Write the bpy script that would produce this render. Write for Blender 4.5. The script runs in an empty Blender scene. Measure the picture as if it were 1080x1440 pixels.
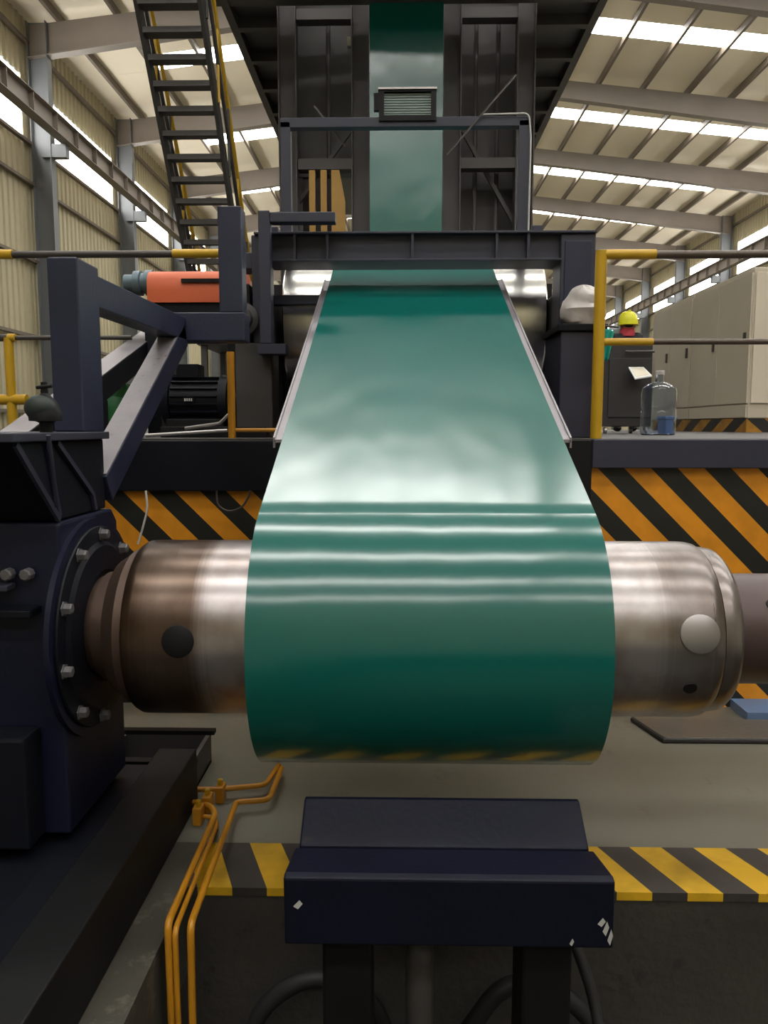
import bpy, bmesh, math, random
from mathutils import Vector, Matrix
random.seed(7)
S = bpy.context.scene
C = S.collection
PI = math.pi
R = math.radians
# ------------------------------------------------------------------ camera
cam_d = bpy.data.cameras.new('camera'); cam = bpy.data.objects.new('camera', cam_d); C.objects.link(cam)
cam_d.sensor_fit = 'HORIZONTAL'; cam_d.sensor_width = 36; cam_d.lens = 36
cam_d.clip_start = 0.05; cam_d.clip_end = 300
cam.location = (0, 0, 0)
cam.rotation_euler = (R(90 - 6.34), 0, R(1.16))
S.camera = cam
CM = cam.rotation_euler.to_matrix()
# ------------------------------------------------------------------ world (overcast daylight outside the hall)
W = bpy.data.worlds.new('sky'); S.world = W; W.use_nodes = True
W.node_tree.nodes['Background'].inputs[0].default_value = (0.85, 0.93, 1.0, 1)
W.node_tree.nodes['Background'].inputs[1].default_value = 1.0
SKY_EMIT = 17.0        # daylight through the translucent roof sheets
WIN_EMIT = 14.0        # daylight through the wall glazing
vs = S.view_settings
vs.view_transform = 'Standard'; vs.look = 'None'; vs.gamma = 1; vs.use_curve_mapping = False
vs.exposure = 0.0


def at(px, py, Y):
    """point of the plane y=Y that lies at photo pixel (px, py)"""
    d = CM @ Vector(((px - 540) / 1080, (720 - py) / 1080, -1))
    return d * (Y / d.y)


# ------------------------------------------------------------------ materials
def lin(r, g, b):
    f = lambda c: (c / 255 / 12.92) if c / 255 <= 0.04045 else ((c / 255 + 0.055) / 1.055) ** 2.4
    return (f(r), f(g), f(b), 1)


def mat(name, col, rough=0.5, metal=0.0, var=0.15, scale=4.0, bump=0.0, bscale=40.0, coat=0.0, spec=0.5, wear=None, wear_amt=0.6, stretch=None, rvar=0.0):
    m = bpy.data.materials.new(name); m.use_nodes = True
    N = m.node_tree.nodes; L = m.node_tree.links; b = N['Principled BSDF']
    b.inputs['Roughness'].default_value = rough; b.inputs['Metallic'].default_value = metal
    b.inputs['Coat Weight'].default_value = coat; b.inputs['Coat Roughness'].default_value = 0.08; b.inputs['Specular IOR Level'].default_value = spec
    tc = N.new('ShaderNodeTexCoord'); mp = N.new('ShaderNodeMapping')
    L.new(tc.outputs['Object'], mp.inputs[0])
    if stretch: mp.inputs['Scale'].default_value = stretch
    nz = N.new('ShaderNodeTexNoise'); nz.inputs['Scale'].default_value = scale; nz.inputs['Detail'].default_value = 6
    L.new(mp.outputs[0], nz.inputs[0])
    mx = N.new('ShaderNodeMix'); mx.data_type = 'RGBA'
    mx.inputs[6].default_value = tuple(c * (1 - var) for c in col[:3]) + (1,)
    mx.inputs[7].default_value = tuple(min(1, c * (1 + var)) for c in col[:3]) + (1,)
    L.new(nz.outputs[0], mx.inputs[0])
    out = mx.outputs[2]
    if wear:
        n2 = N.new('ShaderNodeTexNoise'); n2.inputs['Scale'].default_value = scale * 2.3; n2.inputs['Detail'].default_value = 10
        n2.inputs['Roughness'].default_value = 0.7
        L.new(mp.outputs[0], n2.inputs[0])
        rp = N.new('ShaderNodeValToRGB'); rp.color_ramp.elements[0].position = wear_amt; rp.color_ramp.elements[1].position = wear_amt + 0.08
        L.new(n2.outputs[0], rp.inputs[0])
        m2 = N.new('ShaderNodeMix'); m2.data_type = 'RGBA'
        L.new(rp.outputs[0], m2.inputs[0]); L.new(out, m2.inputs[6]); m2.inputs[7].default_value = wear
        out = m2.outputs[2]
    L.new(out, b.inputs['Base Color'])
    if rvar:
        ma = N.new('ShaderNodeMath'); ma.operation = 'MULTIPLY_ADD'; ma.inputs[1].default_value = rvar; ma.inputs[2].default_value = rough - rvar / 2
        L.new(nz.outputs[0], ma.inputs[0]); L.new(ma.outputs[0], b.inputs['Roughness'])
    if bump:
        n3 = N.new('ShaderNodeTexNoise'); n3.inputs['Scale'].default_value = bscale; n3.inputs['Detail'].default_value = 4
        L.new(mp.outputs[0], n3.inputs[0])
        bp = N.new('ShaderNodeBump'); bp.inputs['Strength'].default_value = bump; bp.inputs['Distance'].default_value = 0.01
        L.new(n3.outputs[0], bp.inputs['Height']); L.new(bp.outputs[0], b.inputs['Normal'])
    return m


def stripes(name, ax, ay, az, period, off, c1, c2, rough=0.5, dirt=0.15, duty=0.5):
    """flat painted hazard stripes, fixed to the wall"""
    m = bpy.data.materials.new(name); m.use_nodes = True
    N = m.node_tree.nodes; L = m.node_tree.links; b = N['Principled BSDF']
    g = N.new('ShaderNodeNewGeometry'); dp = N.new('ShaderNodeVectorMath'); dp.operation = 'DOT_PRODUCT'
    dp.inputs[1].default_value = (ax, ay, az); L.new(g.outputs['Position'], dp.inputs[0])
    a = N.new('ShaderNodeMath'); a.operation = 'SUBTRACT'; a.inputs[1].default_value = off; L.new(dp.outputs['Value'], a.inputs[0])
    d = N.new('ShaderNodeMath'); d.operation = 'DIVIDE'; d.inputs[1].default_value = period; L.new(a.outputs[0], d.inputs[0])
    f = N.new('ShaderNodeMath'); f.operation = 'FRACT'; L.new(d.outputs[0], f.inputs[0])
    l = N.new('ShaderNodeMath'); l.operation = 'LESS_THAN'; l.inputs[1].default_value = duty; L.new(f.outputs[0], l.inputs[0])
    mx = N.new('ShaderNodeMix'); mx.data_type = 'RGBA'; mx.inputs[6].default_value = c2; mx.inputs[7].default_value = c1
    L.new(l.outputs[0], mx.inputs[0])
    nz = N.new('ShaderNodeTexNoise'); nz.inputs['Scale'].default_value = 6; nz.inputs['Detail'].default_value = 8
    L.new(g.outputs['Position'], nz.inputs[0])
    rp = N.new('ShaderNodeValToRGB'); rp.color_ramp.elements[0].position = 0.3; rp.color_ramp.elements[0].color = (1 - dirt * 2.5, 1 - dirt * 2.5, 1 - dirt * 2.5, 1)
    rp.color_ramp.elements[1].position = 0.6
    L.new(nz.outputs[0], rp.inputs[0])
    m2 = N.new('ShaderNodeMix'); m2.data_type = 'RGBA'; m2.blend_type = 'MULTIPLY'; m2.inputs[0].default_value = 1
    L.new(mx.outputs[2], m2.inputs[6]); L.new(rp.outputs[0], m2.inputs[7]); L.new(m2.outputs[2], b.inputs['Base Color'])
    b.inputs['Roughness'].default_value = rough
    return m


def emit(name, col, s):
    m = bpy.data.materials.new(name); m.use_nodes = True
    b = m.node_tree.nodes['Principled BSDF']
    b.inputs['Base Color'].default_value = (0.8, 0.8, 0.8, 1); b.inputs['Roughness'].default_value = 0.6
    b.inputs['Emission Color'].default_value = col; b.inputs['Emission Strength'].default_value = s
    return m


M = {}
M['navy'] = mat('navy_paint', (0.017, 0.021, 0.050, 1), 0.42, 0, 0.25, 3, 0.08, 60, wear=(0.06, 0.06, 0.075, 1), wear_amt=0.72, rvar=0.2)
M['navy_mid'] = mat('navy_grey_paint', (0.032, 0.033, 0.055, 1), 0.5, 0, 0.2, 3, 0.05, 60, rvar=0.2)
M['navy_dark'] = mat('blue_black_paint', (0.006, 0.007, 0.012, 1), 0.5, 0, 0.3, 3, 0.08, 50, rvar=0.2, spec=0.22)
M['navy_deep'] = mat('deep_navy_paint', (0.008, 0.010, 0.028, 1), 0.42, 0, 0.25, 3, 0.08, 60, rvar=0.2, spec=0.3)
M['bolt'] = mat('dull_bolt_steel', (0.16, 0.155, 0.16, 1), 0.45, 0.4)
M['scuffed'] = mat('scuffed_paint', (0.25, 0.23, 0.25, 1), 0.5, 0, 0.3, 9, 0.1, 60, wear=(0.16, 0.08, 0.08, 1), wear_amt=0.6)
M['saddle'] = mat('saddle_paint', (0.0055, 0.0065, 0.017, 1), 0.5, 0, 0.3, 4, 0.1, 60, spec=0.2, wear=(0.02, 0.017, 0.017, 1), wear_amt=0.66)
M['black'] = mat('black_metal', (0.008, 0.008, 0.009, 1), 0.55, 0, 0.3, 5, 0.05, spec=0.25)
M['tower'] = mat('tower_grey', (0.055, 0.052, 0.049, 1), 0.6, 0, 0.25, 2)
M['tower_light'] = mat('tower_brown_grey', (0.072, 0.064, 0.063, 1), 0.6, 0, 0.2, 2)
M['yellow'] = mat('yellow_paint', (0.56, 0.33, 0.015, 1), 0.38, 0, 0.12, 6, wear=(0.12, 0.09, 0.04, 1), wear_amt=0.73)
M['dull_yellow'] = mat('dull_yellow_paint', (0.36, 0.2, 0.04, 1), 0.6, 0, 0.2, 3)
M['orange_yellow'] = mat('amber_paint', (0.5, 0.22, 0.012, 1), 0.4, 0, 0.15, 6, wear=(0.12, 0.07, 0.03, 1), wear_amt=0.7)
M['rail_grey'] = mat('worn_dark_pipe', (0.07, 0.06, 0.055, 1), 0.4, 0.3, 0.2, 8)
M['rail_brown'] = mat('worn_brown_pipe', (0.10, 0.075, 0.06, 1), 0.4, 0.3, 0.2, 8)
M['orange'] = mat('orange_paint', (0.62, 0.12, 0.04, 1), 0.45, 0, 0.12, 5)
M['green'] = mat('green_machine_paint', (0.02, 0.16, 0.05, 1), 0.45, 0, 0.2, 5)
M['bluegrey'] = mat('blue_grey_motor', (0.12, 0.17, 0.2, 1), 0.4, 0.3, 0.2, 8)
M['chrome'] = mat('chrome_roll', (0.66, 0.65, 0.62, 1), 0.27, 1.0, 0.12, 2, stretch=(14, 1, 1))
M['steel'] = mat('bare_steel', (0.42, 0.4, 0.4, 1), 0.38, 0.9, 0.15, 5)
M['table'] = mat('galvanised_edge', (0.30, 0.28, 0.30, 1), 0.4, 0.5, 0.1, 6)
M['cream'] = mat('cream_sheet', (0.46, 0.41, 0.27, 1), 0.55, 0, 0.08, 0.6)
M['roof'] = mat('roof_sheet', (0.80, 0.71, 0.55, 1), 0.6, 0, 0.08, 0.5)
M['rafter'] = mat('rafter_paint', (0.22, 0.185, 0.155, 1), 0.55, 0, 0.12, 1.5)
M['purlin'] = mat('purlin_galvanised', (0.15, 0.12, 0.09, 1), 0.6, 0.0, 0.12, 1.5)
M['column'] = mat('column_grey_paint', (0.16, 0.17, 0.18, 1), 0.5, 0, 0.15, 1.5)
M['cabinet'] = mat('cabinet_beige', (0.56, 0.50, 0.39, 1), 0.45, 0, 0.06, 2)
M['cabinet2'] = mat('cabinet_light', (0.66, 0.59, 0.47, 1), 0.45, 0, 0.06, 2)
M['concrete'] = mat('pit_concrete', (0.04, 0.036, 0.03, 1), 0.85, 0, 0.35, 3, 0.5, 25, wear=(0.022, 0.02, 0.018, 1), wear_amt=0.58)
M['ledge'] = mat('dimmed_concrete', (0.06, 0.055, 0.042, 1), 0.75, 0, 0.4, 4, 0.3, 25, wear=(0.11, 0.10, 0.075, 1), wear_amt=0.55)  # darker than the slab: the ledge's dim light is put into its colour
M['floor'] = mat('floor_paint', (0.165, 0.16, 0.127, 1), 0.42, 0, 0.2, 1.6, 0.08, 30, wear=(0.13, 0.115, 0.09, 1), wear_amt=0.6, rvar=0.25)
M['plate'] = mat('floor_plate', (0.16, 0.15, 0.13, 1), 0.4, 0.5, 0.2, 5, 0.4, 120)
M['rubber'] = mat('black_rubber', (0.02, 0.02, 0.02, 1), 0.6)
M['blue'] = mat('blue_plastic', (0.10, 0.17, 0.33, 1), 0.5)
M['pale_blue'] = mat('pale_blue_paint', (0.14, 0.23, 0.40, 1), 0.5, 0, 0.2, 3)
M['bag'] = mat('plastic_bag', (0.48, 0.44, 0.42, 1), 0.35, 0, 0.15, 7, 0.4, 14)
M['hat'] = mat('yellow_hard_hat', (0.75, 0.72, 0.02, 1), 0.35, 0, 0.04)
M['red'] = mat('red_scarf', (0.5, 0.05, 0.07, 1), 0.8, 0, 0.25, 12)
M['cloth_black'] = mat('black_workwear', (0.022, 0.022, 0.026, 1), 0.85, 0, 0.25, 9, 0.3, 40)
M['skin'] = mat('skin', (0.42, 0.25, 0.18, 1), 0.55, 0, 0.08)
M['hair'] = mat('dark_hair', (0.01, 0.008, 0.007, 1), 0.6)
M['teal'] = mat('teal_cloth', (0.01, 0.36, 0.29, 1), 0.6, 0, 0.12, 7)
M['paper'] = mat('white_sheet', (0.6, 0.6, 0.58, 1), 0.6, 0, 0.1, 8)
M['white'] = mat('white_plastic', (0.7, 0.7, 0.68, 1), 0.4)
M['console'] = mat('console_black', (0.028, 0.026, 0.026, 1), 0.5, 0, 0.2, 3)
M['skylight'] = emit('translucent_roof_panel', (1.0, 0.985, 0.94, 1), SKY_EMIT)
M['glazing'] = emit('daylit_glazing', (1.0, 0.99, 0.95, 1), WIN_EMIT)
M['wall_stripes'] = stripes('hazard_wall_paint', 1, 0, 1, 0.295, 1.021, (0.85, 0.33, 0.016, 1), (0.018, 0.019, 0.016, 1), 0.45, 0.1)
M['curb_stripes'] = stripes('hazard_floor_paint', 1, 0.40, 0, 0.243, 0.882 + 0.4 * 2.8, (0.72, 0.42, 0.015, 1), (0.045, 0.04, 0.036, 1), 0.5, 0.16)
M['plinth_stripes'] = stripes('hazard_plinth_paint', 1, 0.6, 1.2, 0.42, 0, (0.42, 0.2, 0.02, 1), (0.02, 0.02, 0.02, 1))
M['post_stripes'] = stripes('hazard_post_paint', 1, 0, 0, 0.145, -1.53, (0.45, 0.24, 0.05, 1), (0.015, 0.014, 0.013, 1), duty=0.5)


def green_strip():
    m = mat('green_coated_steel', (0.0005, 0.118, 0.100, 1), 0.35, 0, 0.04, 1.5)
    b = m.node_tree.nodes['Principled BSDF']
    b.inputs['Coat Weight'].default_value = 1.0; b.inputs['Coat Roughness'].default_value = 0.17; b.inputs['Coat IOR'].default_value = 1.68; b.inputs['Specular IOR Level'].default_value = 0.1
    N = m.node_tree.nodes; L = m.node_tree.links
    # faint across-the-width flatness waves
    tc = N.new('ShaderNodeTexCoord'); mp = N.new('ShaderNodeMapping'); mp.inputs['Scale'].default_value = (1.0, 0.5, 0.5)
    nz = N.new('ShaderNodeTexNoise'); nz.inputs['Scale'].default_value = 2.2; nz.inputs['Detail'].default_value = 2
    L.new(tc.outputs['Object'], mp.inputs[0]); L.new(mp.outputs[0], nz.inputs[0])
    bp = N.new('ShaderNodeBump'); bp.inputs['Strength'].default_value = 0.6; bp.inputs['Distance'].default_value = 0.022
    L.new(nz.outputs[0], bp.inputs['Height']); L.new(bp.outputs[0], b.inputs['Coat Normal'])
    return m


M['strip'] = green_strip()


def mandrel_mat():
    m = bpy.data.materials.new('worn_mandrel_steel'); m.use_nodes = True
    N = m.node_tree.nodes; L = m.node_tree.links; b = N['Principled BSDF']
    g = N.new('ShaderNodeNewGeometry'); sx = N.new('ShaderNodeSeparateXYZ'); L.new(g.outputs['Position'], sx.inputs[0])
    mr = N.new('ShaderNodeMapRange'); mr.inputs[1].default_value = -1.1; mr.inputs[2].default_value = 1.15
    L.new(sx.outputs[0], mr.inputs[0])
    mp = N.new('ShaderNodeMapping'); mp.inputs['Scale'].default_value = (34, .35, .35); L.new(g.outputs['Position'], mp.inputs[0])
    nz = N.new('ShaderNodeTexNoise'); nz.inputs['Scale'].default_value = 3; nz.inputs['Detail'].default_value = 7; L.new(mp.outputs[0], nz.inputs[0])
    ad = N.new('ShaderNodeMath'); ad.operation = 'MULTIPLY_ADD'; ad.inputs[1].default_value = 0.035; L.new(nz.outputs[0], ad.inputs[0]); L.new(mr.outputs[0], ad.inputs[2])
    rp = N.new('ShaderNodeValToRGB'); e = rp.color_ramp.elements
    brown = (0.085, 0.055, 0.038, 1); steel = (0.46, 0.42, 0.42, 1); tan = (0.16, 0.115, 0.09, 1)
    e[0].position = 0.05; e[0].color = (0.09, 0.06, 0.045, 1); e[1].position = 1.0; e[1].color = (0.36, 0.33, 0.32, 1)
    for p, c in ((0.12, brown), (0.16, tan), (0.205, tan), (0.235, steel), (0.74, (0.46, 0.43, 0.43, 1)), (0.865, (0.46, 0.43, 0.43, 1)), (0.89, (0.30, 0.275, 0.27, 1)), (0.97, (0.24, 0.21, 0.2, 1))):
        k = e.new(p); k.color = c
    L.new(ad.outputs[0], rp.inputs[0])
    n2 = N.new('ShaderNodeTexNoise'); n2.inputs['Scale'].default_value = 5; n2.inputs['Detail'].default_value = 9; L.new(g.outputs['Position'], n2.inputs[0])
    rp2 = N.new('ShaderNodeValToRGB'); rp2.color_ramp.elements[0].position = 0.35; rp2.color_ramp.elements[0].color = (0.5, 0.42, 0.36, 1); rp2.color_ramp.elements[1].position = 0.6
    L.new(n2.outputs[0], rp2.inputs[0])
    mx = N.new('ShaderNodeMix'); mx.data_type = 'RGBA'; mx.blend_type = 'MULTIPLY'; mx.inputs[0].default_value = 0.8
    L.new(rp.outputs[0], mx.inputs[6]); L.new(rp2.outputs[0], mx.inputs[7]); L.new(mx.outputs[2], b.inputs['Base Color'])
    b.inputs['Metallic'].default_value = 0.85
    r = N.new('ShaderNodeMath'); r.operation = 'MULTIPLY_ADD'; r.inputs[1].default_value = 0.12; r.inputs[2].default_value = 0.24
    L.new(nz.outputs[0], r.inputs[0]); L.new(r.outputs[0], b.inputs['Roughness'])
    return m


M['mandrel'] = mandrel_mat()
M['neck'] = mat('rusty_neck', (0.10, 0.065, 0.05, 1), 0.5, 0.6, 0.35, 5, 0.1, 40)
M['shaft'] = mat('brown_shaft', (0.075, 0.048, 0.046, 1), 0.42, 0.2, 0.15, 3)


def glass_mat(name, col, alpha_t=1.0, rough=0.05):
    m = bpy.data.materials.new(name); m.use_nodes = True
    b = m.node_tree.nodes['Principled BSDF']
    b.inputs['Base Color'].default_value = col; b.inputs['Roughness'].default_value = rough
    b.inputs['Transmission Weight'].default_value = alpha_t; b.inputs['IOR'].default_value = 1.3
    return m


M['bottle'] = glass_mat('clear_pet', (0.80, 0.86, 0.95, 1))
M['lamp_glass'] = mat('ribbed_lamp_glass', (0.20, 0.27, 0.25, 1), 0.25, 0, 0.1, 3, coat=0.5)


# ------------------------------------------------------------------ mesh builder (all coordinates are world coordinates)
class MB:
    def __init__(s): s.v = []; s.f = []

    def add(s, vs_, fs):
        n = len(s.v); s.v += [tuple(v) for v in vs_]; s.f += [tuple(i + n for i in f) for f in fs]; return s

    def box(s, x0, x1, y0, y1, z0, z1):
        v = [(x, y, z) for z in (z0, z1) for y in (y0, y1) for x in (x0, x1)]
        return s.add(v, [(0, 2, 3, 1), (4, 5, 7, 6), (0, 1, 5, 4), (2, 6, 7, 3), (0, 4, 6, 2), (1, 3, 7, 5)])

    def bar(s, p, q, w, h, up=(0, 0, 1)):
        """bar of width w (sideways) and height h (along up) centred on p-q"""
        p = Vector(p); q = Vector(q); d = (q - p).normalized(); sd = d.cross(Vector(up)).normalized(); u = sd.cross(d).normalized()
        v = [e + sd * a * w / 2 + u * b * h / 2 for e in (p, q) for a, b in ((-1, -1), (1, -1), (1, 1), (-1, 1))]
        return s.add(v, [(0, 1, 2, 3), (7, 6, 5, 4), (0, 4, 5, 1), (1, 5, 6, 2), (2, 6, 7, 3), (3, 7, 4, 0)])

    def prism(s, poly, axis, a, b):
        """poly of 2D points extruded along axis 0/1/2 from a to b"""
        def P(t, u, w): return {0: (w, t, u), 1: (t, w, u), 2: (t, u, w)}[axis]
        n = len(poly)
        v = [P(t, u, a) for t, u in poly] + [P(t, u, b) for t, u in poly]
        return s.add(v, [tuple(range(n))[::-1], tuple(range(n, 2 * n))] + [(i, (i + 1) % n, n + (i + 1) % n, n + i) for i in range(n)])

    def tube(s, pts, r, seg=10, bend=0.0):
        pts = [Vector(p) for p in pts]
        if bend:
            out = [pts[0]]
            for i in range(1, len(pts) - 1):
                a = (pts[i - 1] - pts[i]); c = (pts[i + 1] - pts[i]); k = min(bend, a.length * .45, c.length * .45)
                p0 = pts[i] + a.normalized() * k; p2 = pts[i] + c.normalized() * k
                for t in (0, .25, .5, .75, 1): out.append(p0 * (1 - t) ** 2 + pts[i] * 2 * t * (1 - t) + p2 * t * t)
            pts = out + [pts[-1]]
        n = len(pts); rings = []
        ref = None
        for i, p in enumerate(pts):
            d = ((pts[min(i + 1, n - 1)] - p).normalized() + (p - pts[max(i - 1, 0)]).normalized()).normalized()
            if ref is None: ref = d.orthogonal().normalized()
            ref = (ref - d * ref.dot(d)).normalized(); b = d.cross(ref)
            rr = r[i] if isinstance(r, (list, tuple)) else r
            rings.append([p + (ref * math.cos(2 * PI * k / seg) + b * math.sin(2 * PI * k / seg)) * rr for k in range(seg)])
        v = [x for rg in rings for x in rg]; f = []
        for i in range(n - 1):
            for k in range(seg):
                k2 = (k + 1) % seg
                f.append((i * seg + k, i * seg + k2, (i + 1) * seg + k2, (i + 1) * seg + k))
        f.append(tuple(range(seg))[::-1]); f.append(tuple((n - 1) * seg + k for k in range(seg)))
        return s.add(v, f)

    def lathe(s, c, axis, prof, seg=48):
        """prof: list of (t, r) along axis from c; closed at the ends"""
        c = Vector(c); d = Vector(axis).normalized(); u = d.orthogonal().normalized(); w = d.cross(u)
        v = []; f = []
        for t, r in prof:
            for k in range(seg):
                a = 2 * PI * k / seg; v.append(c + d * t + (u * math.cos(a) + w * math.sin(a)) * max(r, 1e-4))
        n = len(prof)
        for i in range(n - 1):
            for k in range(seg):
                k2 = (k + 1) % seg; f.append((i * seg + k, i * seg + k2, (i + 1) * seg + k2, (i + 1) * seg + k))
        f.append(tuple(range(seg))[::-1]); f.append(tuple((n - 1) * seg + k for k in range(seg)))
        return s.add(v, f)

    def ball(s, c, rx, ry, rz, seg=16, rings=10):
        v = []; f = []
        for i in range(rings + 1):
            t = PI * i / rings
            for k in range(seg):
                a = 2 * PI * k / seg
                v.append((c[0] + rx * math.sin(t) * math.cos(a), c[1] + ry * math.sin(t) * math.sin(a), c[2] + rz * math.cos(t)))
        for i in range(rings):
            for k in range(seg):
                k2 = (k + 1) % seg; f.append((i * seg + k, (i + 1) * seg + k, (i + 1) * seg + k2, i * seg + k2))
        return s.add(v, f)

    def hbeam(s, p, q, w, h, t=0.02, up=(0, 0, 1)):
        """I section: flanges of width w, depth h along up"""
        u = Vector(up); p = Vector(p); q = Vector(q)
        d = (q - p).normalized(); sd = d.cross(u).normalized(); uu = sd.cross(d)
        s.bar(p + uu * (h - t) / 2, q + uu * (h - t) / 2, w, t, up); s.bar(p - uu * (h - t) / 2, q - uu * (h - t) / 2, w, t, up)
        return s.bar(p, q, t, h - 2 * t, up)

    def build(s, name, m, parent=None, smooth=False, bevel=0.0, label=None, kind=None):
        me = bpy.data.meshes.new(name)
        off = Vector(parent['origin']) if parent is not None and 'origin' in parent else Vector((0, 0, 0))
        me.from_pydata([tuple(Vector(v) - off) for v in s.v], [], s.f)
        bm = bmesh.new(); bm.from_mesh(me); bmesh.ops.recalc_face_normals(bm, faces=bm.faces)
        bm.to_mesh(me); bm.free()
        me.materials.append(m)
        o = bpy.data.objects.new(name, me); C.objects.link(o)
        if smooth:
            for p in me.polygons: p.use_smooth = True
            me.set_sharp_from_angle(angle=R(35))
        if bevel:
            b = o.modifiers.new('bevel', 'BEVEL'); b.width = bevel; b.segments = 2; b.limit_method = 'ANGLE'; b.angle_limit = R(40)
        if parent is not None:
            o.parent = parent; o['origin'] = tuple(off)
        if label: o['label'] = label
        if kind: o['kind'] = kind
        return o


def thing(name, label, cat, loc=(0, 0, 0), group=None, kind=None):
    o = bpy.data.objects.new(name, None); C.objects.link(o); o.location = loc; o['origin'] = tuple(loc)
    o.empty_display_size = 0.1
    if kind:
        o['kind'] = kind
        if label: o['label'] = label
        return o
    o['label'] = label; o['category'] = cat
    if group: o['group'] = group
    return o


def tag(o, label, cat, group=None):
    o['label'] = label; o['category'] = cat
    if group: o['group'] = group
    return o


def moved(o, loc, parent=None):
    """copy of a part with shared mesh, shifted"""
    c = o.copy(); C.objects.link(c)
    if parent is not None: c.parent = parent
    c.location = Vector(o.location) + Vector(loc)
    return c


def link_copy(name, me, parent, loc=(0, 0, 0), scale=(1, 1, 1), rot=(0, 0, 0), kind=None):
    o = bpy.data.objects.new(name, me); C.objects.link(o); o.parent = parent; o.location = loc; o.scale = scale; o.rotation_euler = rot
    if kind: o['kind'] = kind
    return o


def empty_struct(name, loc=(0, 0, 0)):
    o = bpy.data.objects.new(name, None); C.objects.link(o); o.location = loc; o['kind'] = 'structure'; return o


# ================================================================== THE HALL
FZ = -1.60                    # shop floor
DZ = -0.067                   # platform deck
XL, XR = -9.9, 16.8
RX, RZ, RS = 3.4, 12.10, 0.11  # ridge x, ridge z, slope
BAY, Y0 = 6.35, 21.2
KS = range(-6, 8)             # rafters
YB, YF = Y0 + BAY * -6, Y0 + BAY * 7
rz = lambda x: RZ - RS * abs(x - RX)

# floor (pit opening at the recoiler), pit
fl = empty_struct('floor')
PX0, PX1, PY0, PY1 = -0.74, 4.2, -6.0, 2.51
b = MB()
b.box(XL, -1.1, YB, YF, FZ - 0.3, FZ); b.box(-1.1, PX0, 2.8, YF, FZ - .3, FZ); b.box(-1.1, PX0, YB, PY0, FZ - .3, FZ); b.box(PX1, XR, YB, YF, FZ - 0.3, FZ)
b.box(PX0, PX1, PY1 + 0.29, YF, FZ - 0.3, FZ); b.box(PX0, PX1, YB, PY0, FZ - 0.3, FZ)
b.build('concrete_slab', M['floor'], fl)
MB().box(-1.1, PX0, PY0, 2.8, FZ - 0.3, FZ).build('dimmed_ledge', M['ledge'], fl)  # separate slab so the shade here can be painted in
MB().box(PX0, PX1, PY1, PY1 + 0.29, FZ - 0.03, FZ).build('striped_pit_edge', M['curb_stripes'], fl)
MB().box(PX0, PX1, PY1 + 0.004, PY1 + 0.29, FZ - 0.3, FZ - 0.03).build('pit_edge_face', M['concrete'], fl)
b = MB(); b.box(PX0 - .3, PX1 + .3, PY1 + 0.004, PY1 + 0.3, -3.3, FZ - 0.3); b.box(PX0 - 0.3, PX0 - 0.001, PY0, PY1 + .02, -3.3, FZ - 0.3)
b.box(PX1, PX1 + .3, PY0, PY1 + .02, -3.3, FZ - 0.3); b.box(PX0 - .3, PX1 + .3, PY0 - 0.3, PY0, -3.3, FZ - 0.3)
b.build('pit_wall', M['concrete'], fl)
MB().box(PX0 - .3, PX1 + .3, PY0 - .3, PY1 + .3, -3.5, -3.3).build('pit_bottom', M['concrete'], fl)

# roof
ce = empty_struct('ceiling')
SK = 0.92
sky_y = {}
for k in KS[:-1] if isinstance(KS, list) else list(KS)[:-1]:
    y0 = Y0 + BAY * k; y1 = y0 + BAY; m = (y0 + y1) / 2; w = SK / 2
    sky_y[k] = (m - w, m + w)
    for side, (xa, xb) in enumerate(((XL, RX), (RX, XR))):
        for ya, yb in ((y0, m - w), (m + w, y1)):
            MB().add([(x, y, rz(x) + dz) for dz in (0, 0.05) for x, y in ((xa, ya), (xb, ya), (xb, yb), (xa, yb))],
                     [(0, 1, 2, 3), (7, 6, 5, 4), (0, 4, 5, 1), (1, 5, 6, 2), (2, 6, 7, 3), (3, 7, 4, 0)]).build('roof_sheet', M['roof'], ce)
purl_x = []
x = RX + 0.35
while x < XR: purl_x.append(x); x += 1.5
x = RX - 0.35
while x > XL: purl_x.append(x); x -= 1.5
purl_x.sort()
for x in purl_x:
    MB().box(x - 0.045, x + 0.045, YB, YF, rz(x) - 0.22, rz(x) - 0.005).build('purlin', M['purlin'], ce)
edges = [XL] + purl_x + [XR]
pan_cache = {}
for k, (ya, yb) in sky_y.items():
    for i in range(len(edges) - 1):
        xa, xb = edges[i] + (0.05 if i else 0), edges[i + 1] - 0.05
        if xb - xa < 0.3 or xa < RX < xb: continue
        if xa < XL + 1.2 or xb > XR - 1.6: continue
        key = (i, round(yb - ya, 3))
        if key not in pan_cache:
            o = MB().add([(x, y, rz(x) + dz) for dz in (0, 0.02) for x, y in ((xa, 0), (xb, 0), (xb, yb - ya), (xa, yb - ya))],
                         [(0, 1, 2, 3), (7, 6, 5, 4), (0, 4, 5, 1), (1, 5, 6, 2), (2, 6, 7, 3), (3, 7, 4, 0)]).build('skylight_panel', M['skylight'], ce)
            pan_cache[key] = o.data
        else:
            o = link_copy('skylight_panel', pan_cache[key], ce)
        o.location.y = ya
    # sheet strips at the eaves and over the ridge of the skylight row
    b = MB()
    for xa, xb in ((XL, next(e for e in edges if e >= XL + 1.1)), (purl_x[-2] if purl_x[-1] > XR - 1.6 else purl_x[-1], XR), (RX - 0.4, RX), (RX, RX + 0.4)):
        b.add([(x, y, rz(x) + dz + .003) for dz in (0, 0.05) for x, y in ((xa, ya), (xb, ya), (xb, yb), (xa, yb))],
              [(0, 1, 2, 3), (7, 6, 5, 4), (0, 4, 5, 1), (1, 5, 6, 2), (2, 6, 7, 3), (3, 7, 4, 0)])
    b.build('roof_sheet', M['roof'], ce)


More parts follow.
